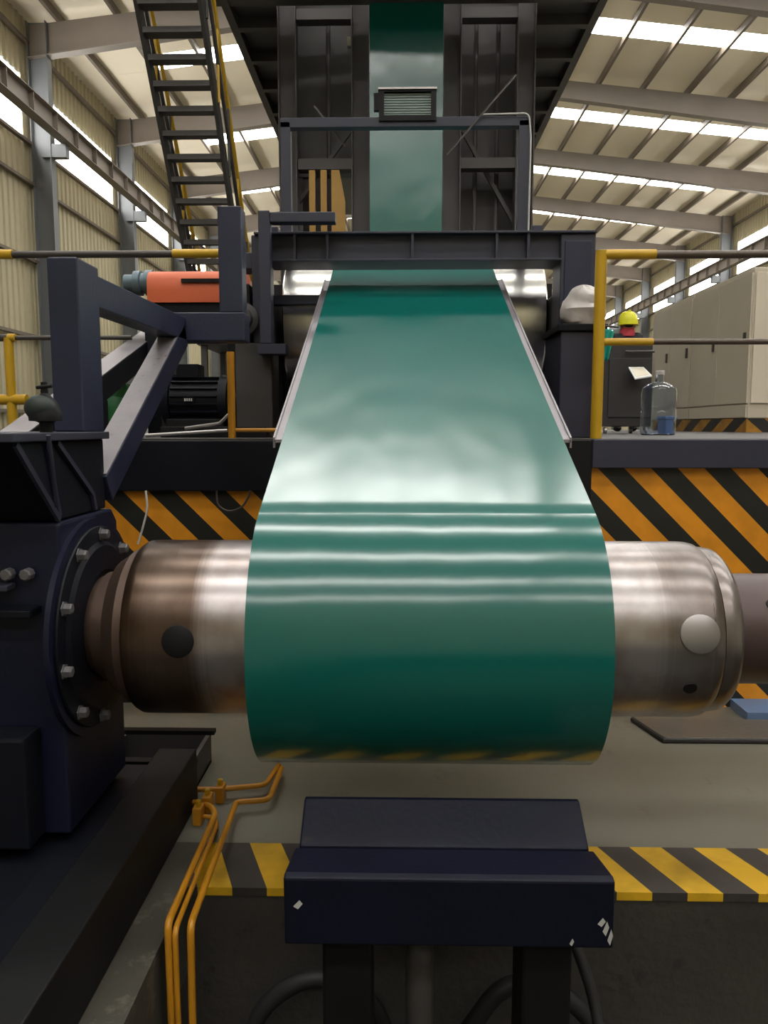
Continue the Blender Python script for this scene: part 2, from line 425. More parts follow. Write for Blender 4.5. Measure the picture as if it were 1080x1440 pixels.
def rafter_mesh():
    b = MB()
    for xa, xb in ((XL + .15, RX), (RX, XR - .15)):
        hv = 0.62
        out = xa if xb == RX else xb
        inn = RX
        ha = lambda x: 0.85 if abs(x - out) < 0.1 else 0.58
        # bottom flange, web
        for z0, z1, wd in ((0, 0.03, 0.28), (0.03, 0.4, 0.034)):
            p = []
            for x in (xa, xb):
                zz = rz(x) - 0.22
                lo = zz - ha(x)
                a = lo + z0; c = (lo + z1) if z1 < 0.1 else zz
                p += [(x, -wd / 2, a), (x, wd / 2, a), (x, wd / 2, c), (x, -wd / 2, c)]
            b.add(p, [(0, 1, 2, 3), (7, 6, 5, 4), (0, 4, 5, 1), (1, 5, 6, 2), (2, 6, 7, 3), (3, 7, 4, 0)])
    return b


raf = rafter_mesh().build('rafter', M['rafter'], ce)
raf.location.y = Y0
for k in KS:
    if k: link_copy('rafter', raf.data, ce, (0, Y0 + BAY * k, 0))

# walls: one profiled sheet per bay and tier
WL = [(FZ, 7.50), (8.30, 8.93), (9.12, rz(XL))]
WR = [(FZ, 7.50), (8.02, 8.70), (9.12, rz(XR))]


def sheet_mesh(L, h, depth=0.045, pitch=0.28):
    n = int(L / pitch); v = []; f = []
    pts = []
    for i in range(n):
        y = i * L / n; q = L / n
        pts += [(0, y), (0, y + .55 * q), (depth, y + .66 * q), (depth, y + .89 * q)]
    pts.append((0, L))
    b = MB()
    for i, (d, y) in enumerate(pts): v += [(d, y, 0), (d, y, h)]
    for i in range(len(pts) - 1): f.append((2 * i, 2 * i + 2, 2 * i + 3, 2 * i + 1))
    return b.add(v, f)


def wall(name, X, tiers, sgn):
    w = empty_struct(name)
    for z0, z1 in tiers:
        o = sheet_mesh(BAY, z1 - z0).build('wall_panel', M['cream'], w)
        o.scale.x = sgn; o.location = (X, YB, z0)
        for k in range(1, 13): link_copy('wall_panel', o.data, w, (X, YB + BAY * k, z0), (sgn, 1, 1))
    for z in (0.4, 2.4, 4.4, 6.4, 7.44, 10.0):
        MB().box(X + sgn * 0.05, X + sgn * 0.17, YB, YF, z - 0.04, z + 0.04).build('girt', M['purlin'], w)
    return w


wl = wall('wall_left', XL, WL, 1)
wr = wall('wall_right', XR, WR, -1)
for nm, Y in (('wall_front', YB), ('wall_back', YF)):
    w = empty_struct(nm)
    for i in range(6):
        xa = XL + (XR - XL) * i / 6; xb = XL + (XR - XL) * (i + 1) / 6
        MB().add([(x, y, z) for y in (Y, Y + 0.05) for x, z in ((xa, FZ), (xb, FZ), (xb, rz(xb)), (max(xa, min(RX, xb)), rz(max(xa, min(RX, xb)))), (xa, rz(xa)))],
                 [(0, 1, 2, 3, 4), (9, 8, 7, 6, 5)]).build('wall_panel', M['cream'], w)

# windows: one per bay and tier; near ones also light the room
wn = 0
wcache = {}
for X, sgn, tiers in ((XL, 1, ((7.50, 8.30), (8.93, 9.12))), (XR, -1, ((7.50, 8.02), (8.70, 9.12)))):
    for z0, z1 in tiers:
        for k in list(KS)[:-1]:
            y0 = Y0 + BAY * k
            if y0 < 8:
                o = sheet_mesh(BAY, z1 - z0).build('wall_panel', M['cream'], wl if X < 0 else wr); o.scale.x = sgn; o.location = (X, y0, z0); continue
            wn += 1
            w = empty_struct('window_%d' % wn, (X, y0, z0))
            g = (0.35, BAY - 0.35) if not (X > 0) else (0.75, BAY - 0.55)
            if (X, z0) not in wcache:
                n = 3; L = (g[1] - g[0]) / n
                pane = MB().box(-0.01, 0.01, 0.02, L - 0.02, 0.03, z1 - z0 - 0.03).build('pane', M['glazing'], w)
                pane.location = (0, g[0], 0)
                fr = MB().box(-.03, .04, 0, g[0], 0, z1 - z0).box(-.03, .04, g[1], BAY, 0, z1 - z0).build('window_frame', M['cream'], w)
                wcache[(X, z0)] = (pane.data, fr.data, L, n, g[0]); rng = range(1, n)
            else:
                link_copy('window_frame', wcache[(X, z0)][1], w); rng = range(0, wcache[(X, z0)][3])
            pd, fd, L, n, g0 = wcache[(X, z0)]
            for j in rng: link_copy('pane', pd, w, (0, g0 + L * j, 0))

# columns and crane runway (part of the building frame)
colm = MB()
colm.hbeam((0, 0, 0), (0, 0, 12.1), 0.28, 0.52, 0.02, up=(1, 0, 0))
k0 = None
cl = empty_struct('trim_1'); cl['label'] = 'grey steel columns and crane beam along the left wall'
cr = empty_struct('trim_2'); cr['label'] = 'grey steel columns and crane beam along the right wall'
for par, X in ((cl, -9.5), (cr, 16.4)):
    for k in KS:
        if k0 is None:
            k0 = colm.build('column', M['column'], par); k0.location = (X, Y0 + BAY * k, FZ)
        else:
            link_copy('column', k0.data, par, (X, Y0 + BAY * k, FZ))
    xx = X + (0.65 if X < 0 else -0.65)
    zc = 7.70 if X < 0 else 7.83
    MB().hbeam((xx, YB, zc), (xx, YF, zc), 0.28, 0.5, 0.02).build('crane_beam', M['rafter'], par)
    br = MB().box(min(X, xx) - .0, max(X, xx), -0.12, 0.12, zc - .6, zc - .26)
    bo = br.build('bracket', M['column'], par); bo.location.y = Y0
    for k in KS:
        if k: link_copy('bracket', bo.data, par, (0, Y0 + BAY * k, 0))
    st = MB().box(xx - 0.13, xx + 0.13, -0.01, 0.01, zc - .23, zc + .23).build('stiffener', M['rafter'], par); st.location.y = 14
    for i in range(1, 36): link_copy('stiffener', st.data, par, (0, 14 + i * 1.27, 0))

# ================================================================== THE RAISED PLATFORM
PF = 4.30
pl = thing('raised_platform', None, None, kind='structure')
pl['label'] = 'raised machine platform with hazard striped front'
MB().box(-9.0, 9.5, PF + 0.02, 17, DZ - 0.1, DZ).build('deck_plate', M['tower_light'], pl)
MB().box(-9.0, 9.5, PF, PF + 0.06, FZ, DZ - 0.1).build('front_panel', M['wall_stripes'], pl)
MB().box(1.06, 9.5, PF - 0.05, PF + .0, DZ - 0.16, DZ - 0.002).build('edge_beam', M['navy_mid'], pl, bevel=.005)
MB().box(-9.0, -0.62, PF - 0.05, PF + .0, DZ - 0.29, DZ - 0.01).build('edge_beam', M['navy_dark'], pl, bevel=.005)
MB().box(1.9, 9.5, PF - 0.22, PF - .001, FZ, FZ + 0.05).build('kick_strip', M['pale_blue'], pl)
MB().box(-.62, 1.06, PF - 0.04, PF, DZ - 0.6, DZ - 0.01).build('edge_beam', M['black'], pl)

# ================================================================== THE GREEN STRIP AND COIL
XC, SW = 0.088, 0.548
AY, AZ, CR_ = 2.674, -0.706, 0.4646
RR = 0.45
SL0, SL1 = R(23.5), R(26.0)      # the strip sags slightly between coil and roll
t1 = PI / 2 + SL0; t2 = PI / 2 + SL1
SY0, SZ0, SY1 = AY + CR_ * math.cos(t1), AZ + CR_ * math.sin(t1), 5.55
def strip_z(y):
    u = y - SY0; return SZ0 + u * math.tan(SL0) + (math.tan(SL1) - math.tan(SL0)) * u * u / (2 * (SY1 - SY0))
RY, RZc = SY1 - RR * math.cos(t2), strip_z(SY1) - RR * math.sin(t2)
strip = thing('painted_steel_coil', 'glossy green painted steel strip winding onto a wide coil on the mandrel', 'steel coil', (XC, AY, AZ))
b = MB(); prof = []
n = 160
for i in range(n): prof.append((AY + CR_ * math.cos(2 * PI * i / n), AZ + CR_ * math.sin(2 * PI * i / n)))
inner = [(AY + 0.307 * math.cos(2 * PI * i / n), AZ + 0.307 * math.sin(2 * PI * i / n)) for i in range(n)]
v = []
for X in (XC - SW, XC + SW):
    v += [(X, y, z) for y, z in prof] + [(X, y, z) for y, z in inner]
f = []
for i in range(n):
    j = (i + 1) % n
    f.append((i, j, 2 * n + j, 2 * n + i)); f.append((n + i, 3 * n + i, 3 * n + j, n + j))
    f.append((i, n + i, n + j, j)); f.append((2 * n + i, 2 * n + j, 3 * n + j, 3 * n + i))
b.add(v, f); b.build('wound_coil', M['strip'], strip, smooth=True)
# the running web: coil tangent -> bridle roll -> turning roll -> up the tower
T = 0.0025
path = []
for a in (10, 8, 6, 4, 2, 0):
    path.append((AY + (CR_ + .001) * math.cos(t1 - R(a) + R(0)), AZ + (CR_ + .001) * math.sin(t1 - R(a))))
path = [(AY + (CR_ - T - .004) * math.cos(t1 + .03), AZ + (CR_ - T - .004) * math.sin(t1 + .03)), (AY + (CR_ - T + .0002) * math.cos(t1), AZ + (CR_ - T + .0002) * math.sin(t1))]
for i in range(1, 41):
    y = SY0 + (SY1 - SY0) * i / 40; path.append((y, strip_z(y) - T * (1 - i / 40) + .001 * i / 40))
for i in range(1, 13):
    a = t2 + (PI / 2 - t2) * i / 12; path.append((RY + (RR + .001) * math.cos(a), RZc + (RR + .001) * math.sin(a)))
TY, TZ, TR = 11.85, 1.424, 0.25
path.append((TY, TZ - TR - .001))
for i in range(1, 17):
    a = -PI / 2 + PI / 2 * i / 16; path.append((TY + (TR + .001) * math.cos(a), TZ + (TR + .001) * math.sin(a)))
for i in range(1, 12): path.append((TY + TR + .001, TZ + i * 0.82))
v = []; f = []
for i, (y, z) in enumerate(path):
    p = path[max(i - 1, 0)]; q = path[min(i + 1, len(path) - 1)]
    d = Vector((q[0] - p[0], q[1] - p[1])).normalized(); nx, nz = -d.y, d.x
    for X in (XC - SW, XC + SW): v += [(X, y, z), (X, y + nx * T, z + nz * T)]
for i in range(len(path) - 1):
    a = 4 * i; c = a + 4
    f += [(a, a + 2, c + 2, c), (a + 1, c + 1, c + 3, a + 3), (a, c, c + 1, a + 1), (a + 2, a + 3, c + 3, c + 2)]
f += [(0, 1, 3, 2), (4 * len(path) - 4, 4 * len(path) - 2, 4 * len(path) - 1, 4 * len(path) - 3)]
MB().add(v, f).build('running_strip', M['strip'], strip, smooth=True)

# mandrel
mn = thing('recoiler_mandrel', 'worn shiny steel mandrel drum carrying the green coil', 'mandrel', (XC, AY, AZ))
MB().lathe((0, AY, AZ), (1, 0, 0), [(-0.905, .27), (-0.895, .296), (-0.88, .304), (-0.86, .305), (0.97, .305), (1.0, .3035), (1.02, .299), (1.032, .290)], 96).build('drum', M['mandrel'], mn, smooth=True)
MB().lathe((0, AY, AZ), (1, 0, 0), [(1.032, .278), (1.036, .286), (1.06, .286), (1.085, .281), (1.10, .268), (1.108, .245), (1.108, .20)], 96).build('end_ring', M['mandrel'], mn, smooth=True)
MB().lathe((0, AY, AZ), (1, 0, 0), [(-1.035, .19), (-0.985, .19), (-0.98, .235), (-0.95, .255), (-0.93, .272), (-0.905, .27)], 64).build('shoulder', M['neck'], mn, smooth=True)
MB().lathe((0, AY, AZ), (1, 0, 0), [(-1.06, .175), (-1.03, .175)], 64).build('neck', M['neck'], mn, smooth=True)


def drum_patch(X, ang, r, depth, m, name):
    """disc lying on the drum, ang below the line towards the viewer's height"""
    a = PI - R(ang)      # direction in (y,z) plane
    d = Vector((0, math.cos(a), math.sin(a)))
    c = Vector((X, AY, AZ)) + d * (0.305 - 0.02)
    return MB().lathe(c, d, [(0, r), (0.019 + depth, r), (0.021 + depth, r * 0.94)], 32).build(name, m, mn, smooth=True)


drum_patch(-0.705, 5, 0.052, 0.003, M['black'], 'bolt_recess')
drum_patch(0.945, 11, 0.062, 0.004, M['steel'], 'polished_pad')
drum_patch(0.93, -24, 0.022, 0.002, M['black'], 'bolt_recess')

# outboard shaft
sh = thing('outboard_shaft', 'thick brown round shaft leaving the right end of the mandrel', 'shaft', (1.108, AY, AZ))
MB().lathe((0, AY, AZ), (1, 0, 0), [(1.109, .185), (1.115, .192), (3.4, .192)], 64).build('tube', M['shaft'], sh, smooth=True)
b = MB(); 
d = Vector((0, -0.78, 0.62)).normalized()
b.lathe(Vector((1.235, AY, AZ)) + d * 0.186, d, [(0, .018), (.009, .018)], 20).build('oil_hole', M['black'], sh, smooth=True)
MB().lathe((0, AY, AZ), (1, 0, 0), [(2.6, .24), (2.62, .26), (2.9, .26), (2.92, .24)], 48).build('collar', M['navy'], sh, smooth=True)
ob = thing('outboard_bearing_stand', 'navy steel stand holding the outboard shaft', 'stand', (3.6, AY, FZ))
MB().box(3.4, 3.9, AY - .35, AY + .35, FZ, AZ + 0.35).build('column', M['navy'], ob, bevel=.02)
MB().box(3.2 + 1.1, 4.6, AY - .3, AY + .3, FZ, FZ + .1).build('foot', M['navy'], ob)

# ================================================================== RECOILER HOUSING (left foreground)
hs = thing('recoiler_housing', 'dark navy recoiler gearbox housing with bolted bearing flange, left foreground', 'machine', (-2.0, 2.7, FZ))
MB().prism([(2.42, -0.62), (2.44, -0.31), (2.90, -0.31), (2.95, -0.36), (2.95, -1.36), (2.42, -1.36)], 0, -3.2, -1.10).build('gearbox_body', M['navy_deep'], hs, bevel=.01)
MB().box(-3.2, -1.13, 2.50, 2.93, FZ + 0.205, -1.365).build('lower_body', M['navy_dark'], hs, bevel=.008)
MB().lathe((0, AY, AZ), (1, 0, 0), [(-1.10, .35), (-1.075, .355), (-1.07, .352), (-1.067, .30), (-1.055, .285), (-1.05, .20), (-1.062, .185)], 72).build('bearing_flange', M['navy_dark'], hs, smooth=True)
MB().lathe((0, AY, AZ), (1, 0, 0), [(-1.1, .385), (-1.082, .385)], 72).build('flange_rim', M['navy_deep'], hs, smooth=True)
bolt = None
for i in range(10):
    a = 2 * PI * (i + .35) / 10
    c = Vector((-1.068, AY + .325 * math.cos(a), AZ + .325 * math.sin(a)))
    if bolt is None:
        bb = MB().lathe((-1.068, AY, AZ), (1, 0, 0), [(0, .026), (.004, .026), (.004, .019), (.024, .019), (.028, .014)], 6)
        bolt = bb.build('bolt', M['bolt'], hs); bolt.location = Vector(bolt.location) + (c - Vector((-1.068, AY, AZ)))
    else: link_copy('bolt', bolt.data, hs, c - Vector((-1.068, AY, AZ)))
# bracket top with slanted underside and ribs
MB().prism([(2.19, -0.045), (2.46, -0.305), (2.88, -0.305), (2.88, -0.045)], 0, -3.2, -1.115).build('pedestal_box', M['navy_dark'], hs, bevel=.006)
MB().box(-3.2, -1.09, 2.15, 2.88, -0.045, -0.018).build('top_plate', M['navy_mid'], hs, bevel=.004)
MB().bar((-1.108, 2.20, -0.05), (-1.108, 2.46, -0.30), .012, .02, (0, 1, 1)).build('rib', M['navy_mid'], hs)
MB().bar((-1.108, 2.47, -0.05), (-1.108, 2.74, -0.24), .012, .018, (0, 1, 1)).bar((-1.108, 2.74, -0.235), (-1.108, 2.76, -.30), .012, .018, (0, 1, 1)).build('rib', M['navy_mid'], hs)
MB().bar((-1.112, 2.40, -0.05), (-1.112, 2.47, -.29), .014, .02, (0, 1, 1)).build('rib', M['navy'], hs)
MB().box(-3.2, -1.24, 2.36, 2.42, -0.52, -0.50).build('front_ledge', M['navy_mid'], hs, bevel=.004)
MB().box(-3.2, -1.16, 2.34, 2.42, -0.60, -0.575).build('front_ledge', M['navy_dark'], hs, bevel=.004)
for px in (10, 37):
    p = at(px, 808, 2.40)
    MB().lathe((p.x, 2.42, p.z), (0, -1, 0), [(0, .02), (.03, .02), (.035, .015)], 8).build('bolt', M['bolt'], hs)
MB().box(-3.2, -1.18, 2.3, 2.42, -1.35, -0.98).build('lower_cover', M['navy_dark'], hs, bevel=.01)
# base rail and tray
bs = thing('recoiler_bed_rail', 'long dark steel base rail beneath the recoiler housing, running to the lower left', 'machine base', (-1.2, 2.0, FZ))
MB().box(-3.2, -0.93, 0.35, 3.05, FZ, FZ + 0.2).build('base_frame', M['navy_dark'], bs, bevel=.006)
MB().box(-1.02, -0.86, 0.35, 3.12, FZ, FZ + 0.24).build('side_rail', M['black'], bs, bevel=.006)
MB().box(-1.12, -0.90, 1.1, 2.3, FZ + .2, FZ + .23).build('slide_plate', M['navy_dark'], bs, bevel=.004)
tr = thing('steel_tray', 'small dark flat steel tray behind the recoiler base', 'tray', (-1.05, 3.33, FZ))
b = MB(); b.box(-1.32, -0.9, 3.18, 3.52, FZ, FZ + 0.015); b.box(-1.32, -0.9, 3.18, 3.20, FZ, FZ + .14); b.box(-1.32, -0.9, 3.5, 3.52, FZ, FZ + .14)
b.box(-1.32, -1.30, 3.2, 3.5, FZ, FZ + .14); b.box(-0.92, -0.9, 3.2, 3.5, FZ, FZ + .14)
b.build('body', M['tower_light'], tr)
MB().box(-1.34, -.88, 3.16, 3.205, FZ + .14, FZ + .16).build('rim', M['black'], tr)
MB().box(-1.34, -.88, 3.5, 3.54, FZ + .14, FZ + .16).build('rim', M['black'], tr)

# ================================================================== A-FRAME ARM behind the housing
fr = thing('support_frame', 'navy steel post with two diagonal braces standing on the recoiler housing', 'steel frame', (-1.15, 2.77, -0.018))
MB().box(-1.205, -1.10, 2.67, 2.86, -0.018, 0.575).build('post', M['navy'], fr, bevel=.006)
MB().bar((-1.152, 2.84, 0.49), (-1.152, 4.03, 0.50), .10, .115, (0, 0, 1)).build('upper_brace', M['navy'], fr, bevel=.005)
lb = MB().bar((-1.152, 2.89, -0.235), (-1.152, 4.02, 0.47), .10, .115, (0, 0, 1)).build('lower_brace', M['navy'], fr, bevel=.005)
a = Vector((-1.152, 2.89, -0.235)); c = Vector((-1.152, 4.02, 0.47)); dd = (c - a).normalized(); up = Vector((1, 0, 0)).cross(dd) * (1 if Vector((1, 0, 0)).cross(dd).z > 0 else -1)
MB().bar(a + up * .0605 + dd * .01, c + up * .0605 - dd * .13, .098, .006, (0, 0, 1)).build('scuffed_plate', M['scuffed'], fr, label='scuffed bare grey top face of the lower brace')
MB().box(-1.20, -0.80, 4.02, 4.16, 0.44, 0.585).build('cross_arm', M['navy'], fr, bevel=.006)
MB().box(-0.93, -0.81, 4.03, 4.15, 0.585, 1.115).build('upright', M['navy'], fr, bevel=.006)

# valve on top of the housing
vv = thing('hydraulic_valve', 'dark green round valve with cross stem on top of the housing', 'valve', (-1.27, 2.45, -0.018))
p = at(64, 583, 2.45)
MB().lathe((p.x, 2.45, -0.018), (0, 0, 1), [(0, .02), (.03, .02), (.035, .03), (p.z + .018 - .02, .05), (p.z + .018, .052), (p.z + .06, .035), (p.z + .085, .012), (p.z + .12, .010)], 24).build('valve_body', M['black'], vv, smooth=True)
MB().ball((p.x - .01, 2.44, p.z + .02), .05, .045, .042).build('bonnet', mat('dark_green_casting', (0.012, 0.022, 0.018, 1), 0.6), vv, smooth=True)
MB().tube([(p.x - .02, 2.44, p.z + .085), (p.x + .03, 2.44, p.z + .09)], .006).build('handle', M['black'], vv, smooth=True)
MB().tube([at(68, 612, 2.30), at(74, 660, 2.33), at(80, 712, 2.40)], .007).build('drain_pipe', M['navy_mid'], vv, smooth=True)

# ================================================================== SADDLE (coil car) below the coil
sd = thing('coil_saddle', 'navy V-topped coil car saddle on thick legs below the green coil', 'coil car', (0.13, 2.0, -3.3))
x0, x1 = 0.128 - .424, 0.128 + .424
MB().prism([(1.85, -1.335), (1.85, -1.152), (1.87, -1.147), (2.065, -1.192), (2.065, -1.335)], 0, x0, x1).build('front_block', M['saddle'], sd, bevel=.006)
MB().prism([(2.07, -1.335), (2.07, -1.190), (2.195, -1.112), (2.215, -1.112), (2.215, -1.335)], 0, x0 + .012, x1 - .012).build('rear_block', M['saddle'], sd, bevel=.006)
for px in (490, 770):
    q = (px - 562) / 1080 * 2.1
    MB().box(q - .068, q + .068, 1.95, 2.12, -3.3, -1.335).build('leg', M['black'], sd, bevel=.01)
MB().lathe((0.06, 2.04, -3.3), (0, 0, 1), [(0, .06), (1.2, .06), (1.2, .04), (1.965, .04)], 24).build('lift_cylinder', M['tower'], sd, smooth=True)
MB().box(x0 + .1, x1 - .1, 1.9, 2.18, -3.0, -2.9).build('lower_yoke', M['black'], sd)
chip = mat('chipped_edge', (0.5, 0.5, 0.48, 1), 0.6)
for px, py, w, h in ((419, 1272, .012, .012), (846, 1297, .010, .012), (852, 1306, .008, .02), (858, 1318, .007, .022), (804, 1325, .006, .01)):
    p = at(px, py, 1.85)
    MB().prism([(p.x - w, p.z - h * .4), (p.x, p.z - h), (p.x + w, p.z + h * .2), (p.x + w * .3, p.z + h)], 1, 1.8485, 1.8502).build('paint_chip', chip, sd)
hz = thing('hydraulic_hose', 'black hydraulic hose hanging below the right end of the saddle', 'hose', (0.45, 2.1, -1.4))
MB().tube([(0.39, 2.20, -1.42), (0.46, 2.19, -1.45), (0.53, 2.17, -1.54), (0.58, 2.14, -1.68), (0.60, 2.1, -1.80), (0.60, 2.1, -2.3)], .017, 12, bend=.08).build('hose_body', M['rubber'], hz, smooth=True)
MB().lathe((0.598, 2.105, -1.80), (0, .0, -1), [(0, .024), (.04, .024), (.045, .018), (.10, .018)], 12).build('hose_fitting', M['steel'], hz, smooth=True)
h2 = MB().tube([(0.2, 2.32, -3.2), (0.15, 2.33, -2.1), (0.35, 2.34, -1.8), (0.55, 2.35, -1.85), (0.75, 2.37, -2.1), (0.8, 2.37, -3.2)], .03, 12, bend=.15).build('pit_cable', M['rubber'], None, smooth=True)
tag(h2, 'thick black cable looping in the pit behind the saddle legs', 'cable')
h3 = MB().tube([(-.5, 2.40, -3.2), (-.5, 2.40, -1.98), (-.28, 2.40, -1.82), (-.05, 2.4, -1.95), (-.02, 2.4, -3.2)], .03, 12, bend=.15).build('pit_cable', M['rubber'], None, smooth=True)
tag(h3, 'thick black cable arching left of the saddle leg in the pit', 'cable')

# ================================================================== YELLOW PIPES
pp = thing('hydraulic_pipes', None, None, kind='group')
def ypipe(name, pts, label, r=0.0115):
    o = MB().tube(pts, r, 12, bend=.035).build(name, M['orange_yellow'], None, smooth=True)
    return tag(o, label, 'pipe', 'yellow hydraulic pipes on the pit edge')
bpy.data.objects.remove(pp)
zf = FZ + 0.045
def P(px, py, z):
    d = CM @ Vector(((px - 540) / 1080, (720 - py) / 1080, -1)); return d * (z / d.z)
def down(px, py, z, px2):   # vertical drop against the pit wall
    a = P(px, py, z); return [a, Vector((a.x + (px2 - px) / 1080 * 2.3, a.y, -3.25))]
ypipe('hydraulic_pipe', [P(392, 1076, zf), P(373, 1104, zf), P(308, 1110, zf), P(266, 1110, zf)], 'yellow pipe running from under the coil to the left clamp, rear one of two')
ypipe('hydraulic_pipe', [P(396, 1080, zf), P(378, 1125, zf), P(332, 1128, zf), P(330, 1134, zf)] + down(268, 1300, -1.50, 262), 'rightmost yellow pipe bending down over the pit edge')
ypipe('hydraulic_pipe', [P(272, 1128, zf), P(297, 1133, zf), P(303, 1145, zf)] + down(236, 1298, -1.50, 240), 'leftmost yellow pipe bending down over the pit edge')
ypipe('hydraulic_pipe', [P(274, 1146, zf - .02), P(302, 1150, zf - .02), P(305, 1160, zf - .01)] + down(246, 1308, -1.52, 250), 'thin yellow pipe just right of the leftmost one over the pit edge', .009)
for px, py, nm in ((310, 1112, 'upper'), (292, 1126, 'middle'), (279, 1142, 'left')):
    p = P(px, py, zf)
    cm = thing('pipe_clamp', 'yellow pipe clamp block on the floor, %s one of the three at the pipe joints' % nm, 'clamp', (p.x, p.y, FZ), 'yellow pipe clamps')
    MB().box(p.x - .018, p.x + .018, p.y - .03, p.y + .03, FZ, FZ + 0.072).build('clamp_block', M['orange_yellow'], cm, bevel=.004)
    MB().lathe((p.x, p.y, FZ + .072), (0, 0, 1), [(0, .012), (.022, .012), (.026, .008)], 6).build('clamp_bolt', M['yellow'], cm)

# floor cover plate
cp = MB().prism([(1.28, 4.06), (1.36, 3.80), (4.5, 3.80), (4.5, 4.06)], 2, FZ, FZ + .022).build('floor_cover_plate', M['plate'], None, bevel=.003)
tag(cp, 'flat steel cover plate on the floor before the striped platform, right', 'cover plate')
rm = MB().tube([(1.275, 4.07, FZ + .012), (1.35, 3.785, FZ + .012), (4.5, 3.785, FZ + .012)], .014, 8).build('rubber_edge', M['rubber'], cp)

# ================================================================== BRIDLE ROLL AND STAND
rl = thing('bridle_roll', 'large chrome bridle roll under the top of the green strip', 'roll', (0.1, RY, RZc))
MB().lathe((0, RY, RZc), (1, 0, 0), [(-0.80, .40), (-0.80, .44), (-0.79, .449), (0.985, .449), (0.995, .44), (0.995, .40)], 96).build('roll_face', M['chrome'], rl, smooth=True)
MB().lathe((0, RY, RZc), (1, 0, 0), [(-0.99, .07), (1.10, .07)], 32).build('journal', M['neck'], rl, smooth=True)
st = thing('roll_stand', 'navy gantry stand with stiffened crossbeam in front of the chrome roll', 'machine frame', (0.1, 5.0, DZ))
b = MB(); zb, zt = 1.013, 1.19
MB().box(-0.90, 1.20, 4.86, 5.14, zt - .014, zt).build('top_flange', M['navy_mid'], st, bevel=.003)
MB().box(-0.82, 0.99, 4.86, 5.14, zb, zb + .014).build('bottom_flange', M['navy_mid'], st, bevel=.003)
MB().box(-0.82, 0.99, 4.92, 4.94, zb + .014, zt - .014).build('web_plate', M['navy_mid'], st)
for px in (461, 580, 698, 415, 742):
    p = at(px, 350, 4.9)
    MB().box(p.x - .008, p.x + .008, 4.87, 4.92, zb + .014, zt - .014).build('stiffener', M['navy_mid'], st)
# right column, lower box and left column
MB().box(0.985, 1.2, 4.88, 5.12, 0.60, zt - .014).build('upper_column', M['navy_mid'], st, bevel=.008)
MB().box(1.01, 1.175, 4.872, 4.88, 0.66, 1.13).build('cover_panel', M['navy'], st, bevel=.003)
MB().box(0.95, 1.20, 4.64, 5.14, DZ, 0.56).build('lower_column', M['navy_mid'], st, bevel=.008)
MB().box(0.93, 1.22, 4.62, 5.14, 0.56, 0.60).build('cap_plate', M['navy_dark'], st, bevel=.004)
MB().box(-1.03, -0.80, 4.86, 5.14, DZ, 0.52).build('lower_column', M['tower'], st, bevel=.008)
MB().box(-0.92, -0.82, 4.88, 5.12, 0.52, zt - .014).build('upper_column', M['navy_mid'], st, bevel=.008)
MB().box(-1.05, -0.92, 4.92, 5.10, 0.98, 1.08).build('side_bracket', M['navy_mid'], st, bevel=.005)
MB().box(-0.90, -0.46, 5.10, 5.19, 0.79, 0.85).build('cross_tie', M['navy'], st, bevel=.004)
MB().box(-0.86, -0.36, 4.90, 5.0, -0.06, -0.01).build('foot_tie', M['orange_yellow'], st, bevel=.004)
MB().lathe((-.97, 4.86, 0.66), (0, -1, 0), [(0, .10), (.05, .10), (.06, .07), (.09, .06)], 24).build('bearing_cap', M['tower'], st, smooth=True)
MB().box(-1.05, -.93, 4.86, 5.1, .52, .88).build('bearing_block', M['black'], st, bevel=.01)
MB().box(1.0, 1.12, 5.14, 5.95, .55, .86).build('bearing_arm', M['navy_dark'], st, bevel=.01)
MB().box(1.0, 1.12, 5.6, 5.9, DZ, .55).build('rear_leg', M['navy_dark'], st, bevel=.01)
MB().box(-.97, -.84, 5.14, 5.95, .55, .86).build('bearing_arm', M['navy_dark'], st, bevel=.01)
MB().box(-.97, -.84, 5.6, 5.9, DZ, .55).build('rear_leg', M['navy_dark'], st, bevel=.01)
# lower second roll
r2 = thing('lower_roll', 'dull grey lower roll in shadow behind the left roll stand', 'roll', (0, 5.35, 0.30))
MB().lathe((0, 5.42, 0.02), (1, 0, 0), [(-0.78, .07), (-0.77, .078), (0.9, .078), (0.91, .07)], 48).build('roll_face', M['tower_light'], r2, smooth=True)
# dark shroud plates behind
sp = MB().box(-1.02, 1.22, 6.35, 6.38, DZ, 1.14).build('guard_plate', M['black'], None)
tag(sp, 'black guard plate behind the chrome bridle roll', 'guard')

# threading table under the strip
tb = thing('threading_table', 'grey steel threading table whose edges show beside the green strip', 'table', (XC, 4.2, 0.5))
def on_strip(y, dz): return strip_z(y) + dz
y0_, y1_ = 3.06, 5.26
ys = [y0_ + (y1_ - y0_) * i / 8 for i in range(9)]
MB().prism([(y, on_strip(y, -.022)) for y in ys] + [(y, on_strip(y, -.034)) for y in ys[::-1]], 0, XC - .588, XC + .588).build('table_plate', M['table'], tb)
for s in (-1, 1):
    xx = XC + s * .588
    MB().prism([(y, on_strip(y, -.014)) for y in ys] + [(y, on_strip(y, -.055)) for y in ys[::-1]], 0, xx - .004, xx + .004).build('side_rail', M['table'], tb)
    MB().bar((XC + s * .5, 3.6, on_strip(3.6, -.06)), (XC + s * .5, 4.29, -.3), .05, .05).build('support_arm', M['black'], tb)
MB().box(XC - .55, XC + .55, 4.31, 4.36, DZ, on_strip(4.31, -.037)).build('front_post', M['black'], tb)

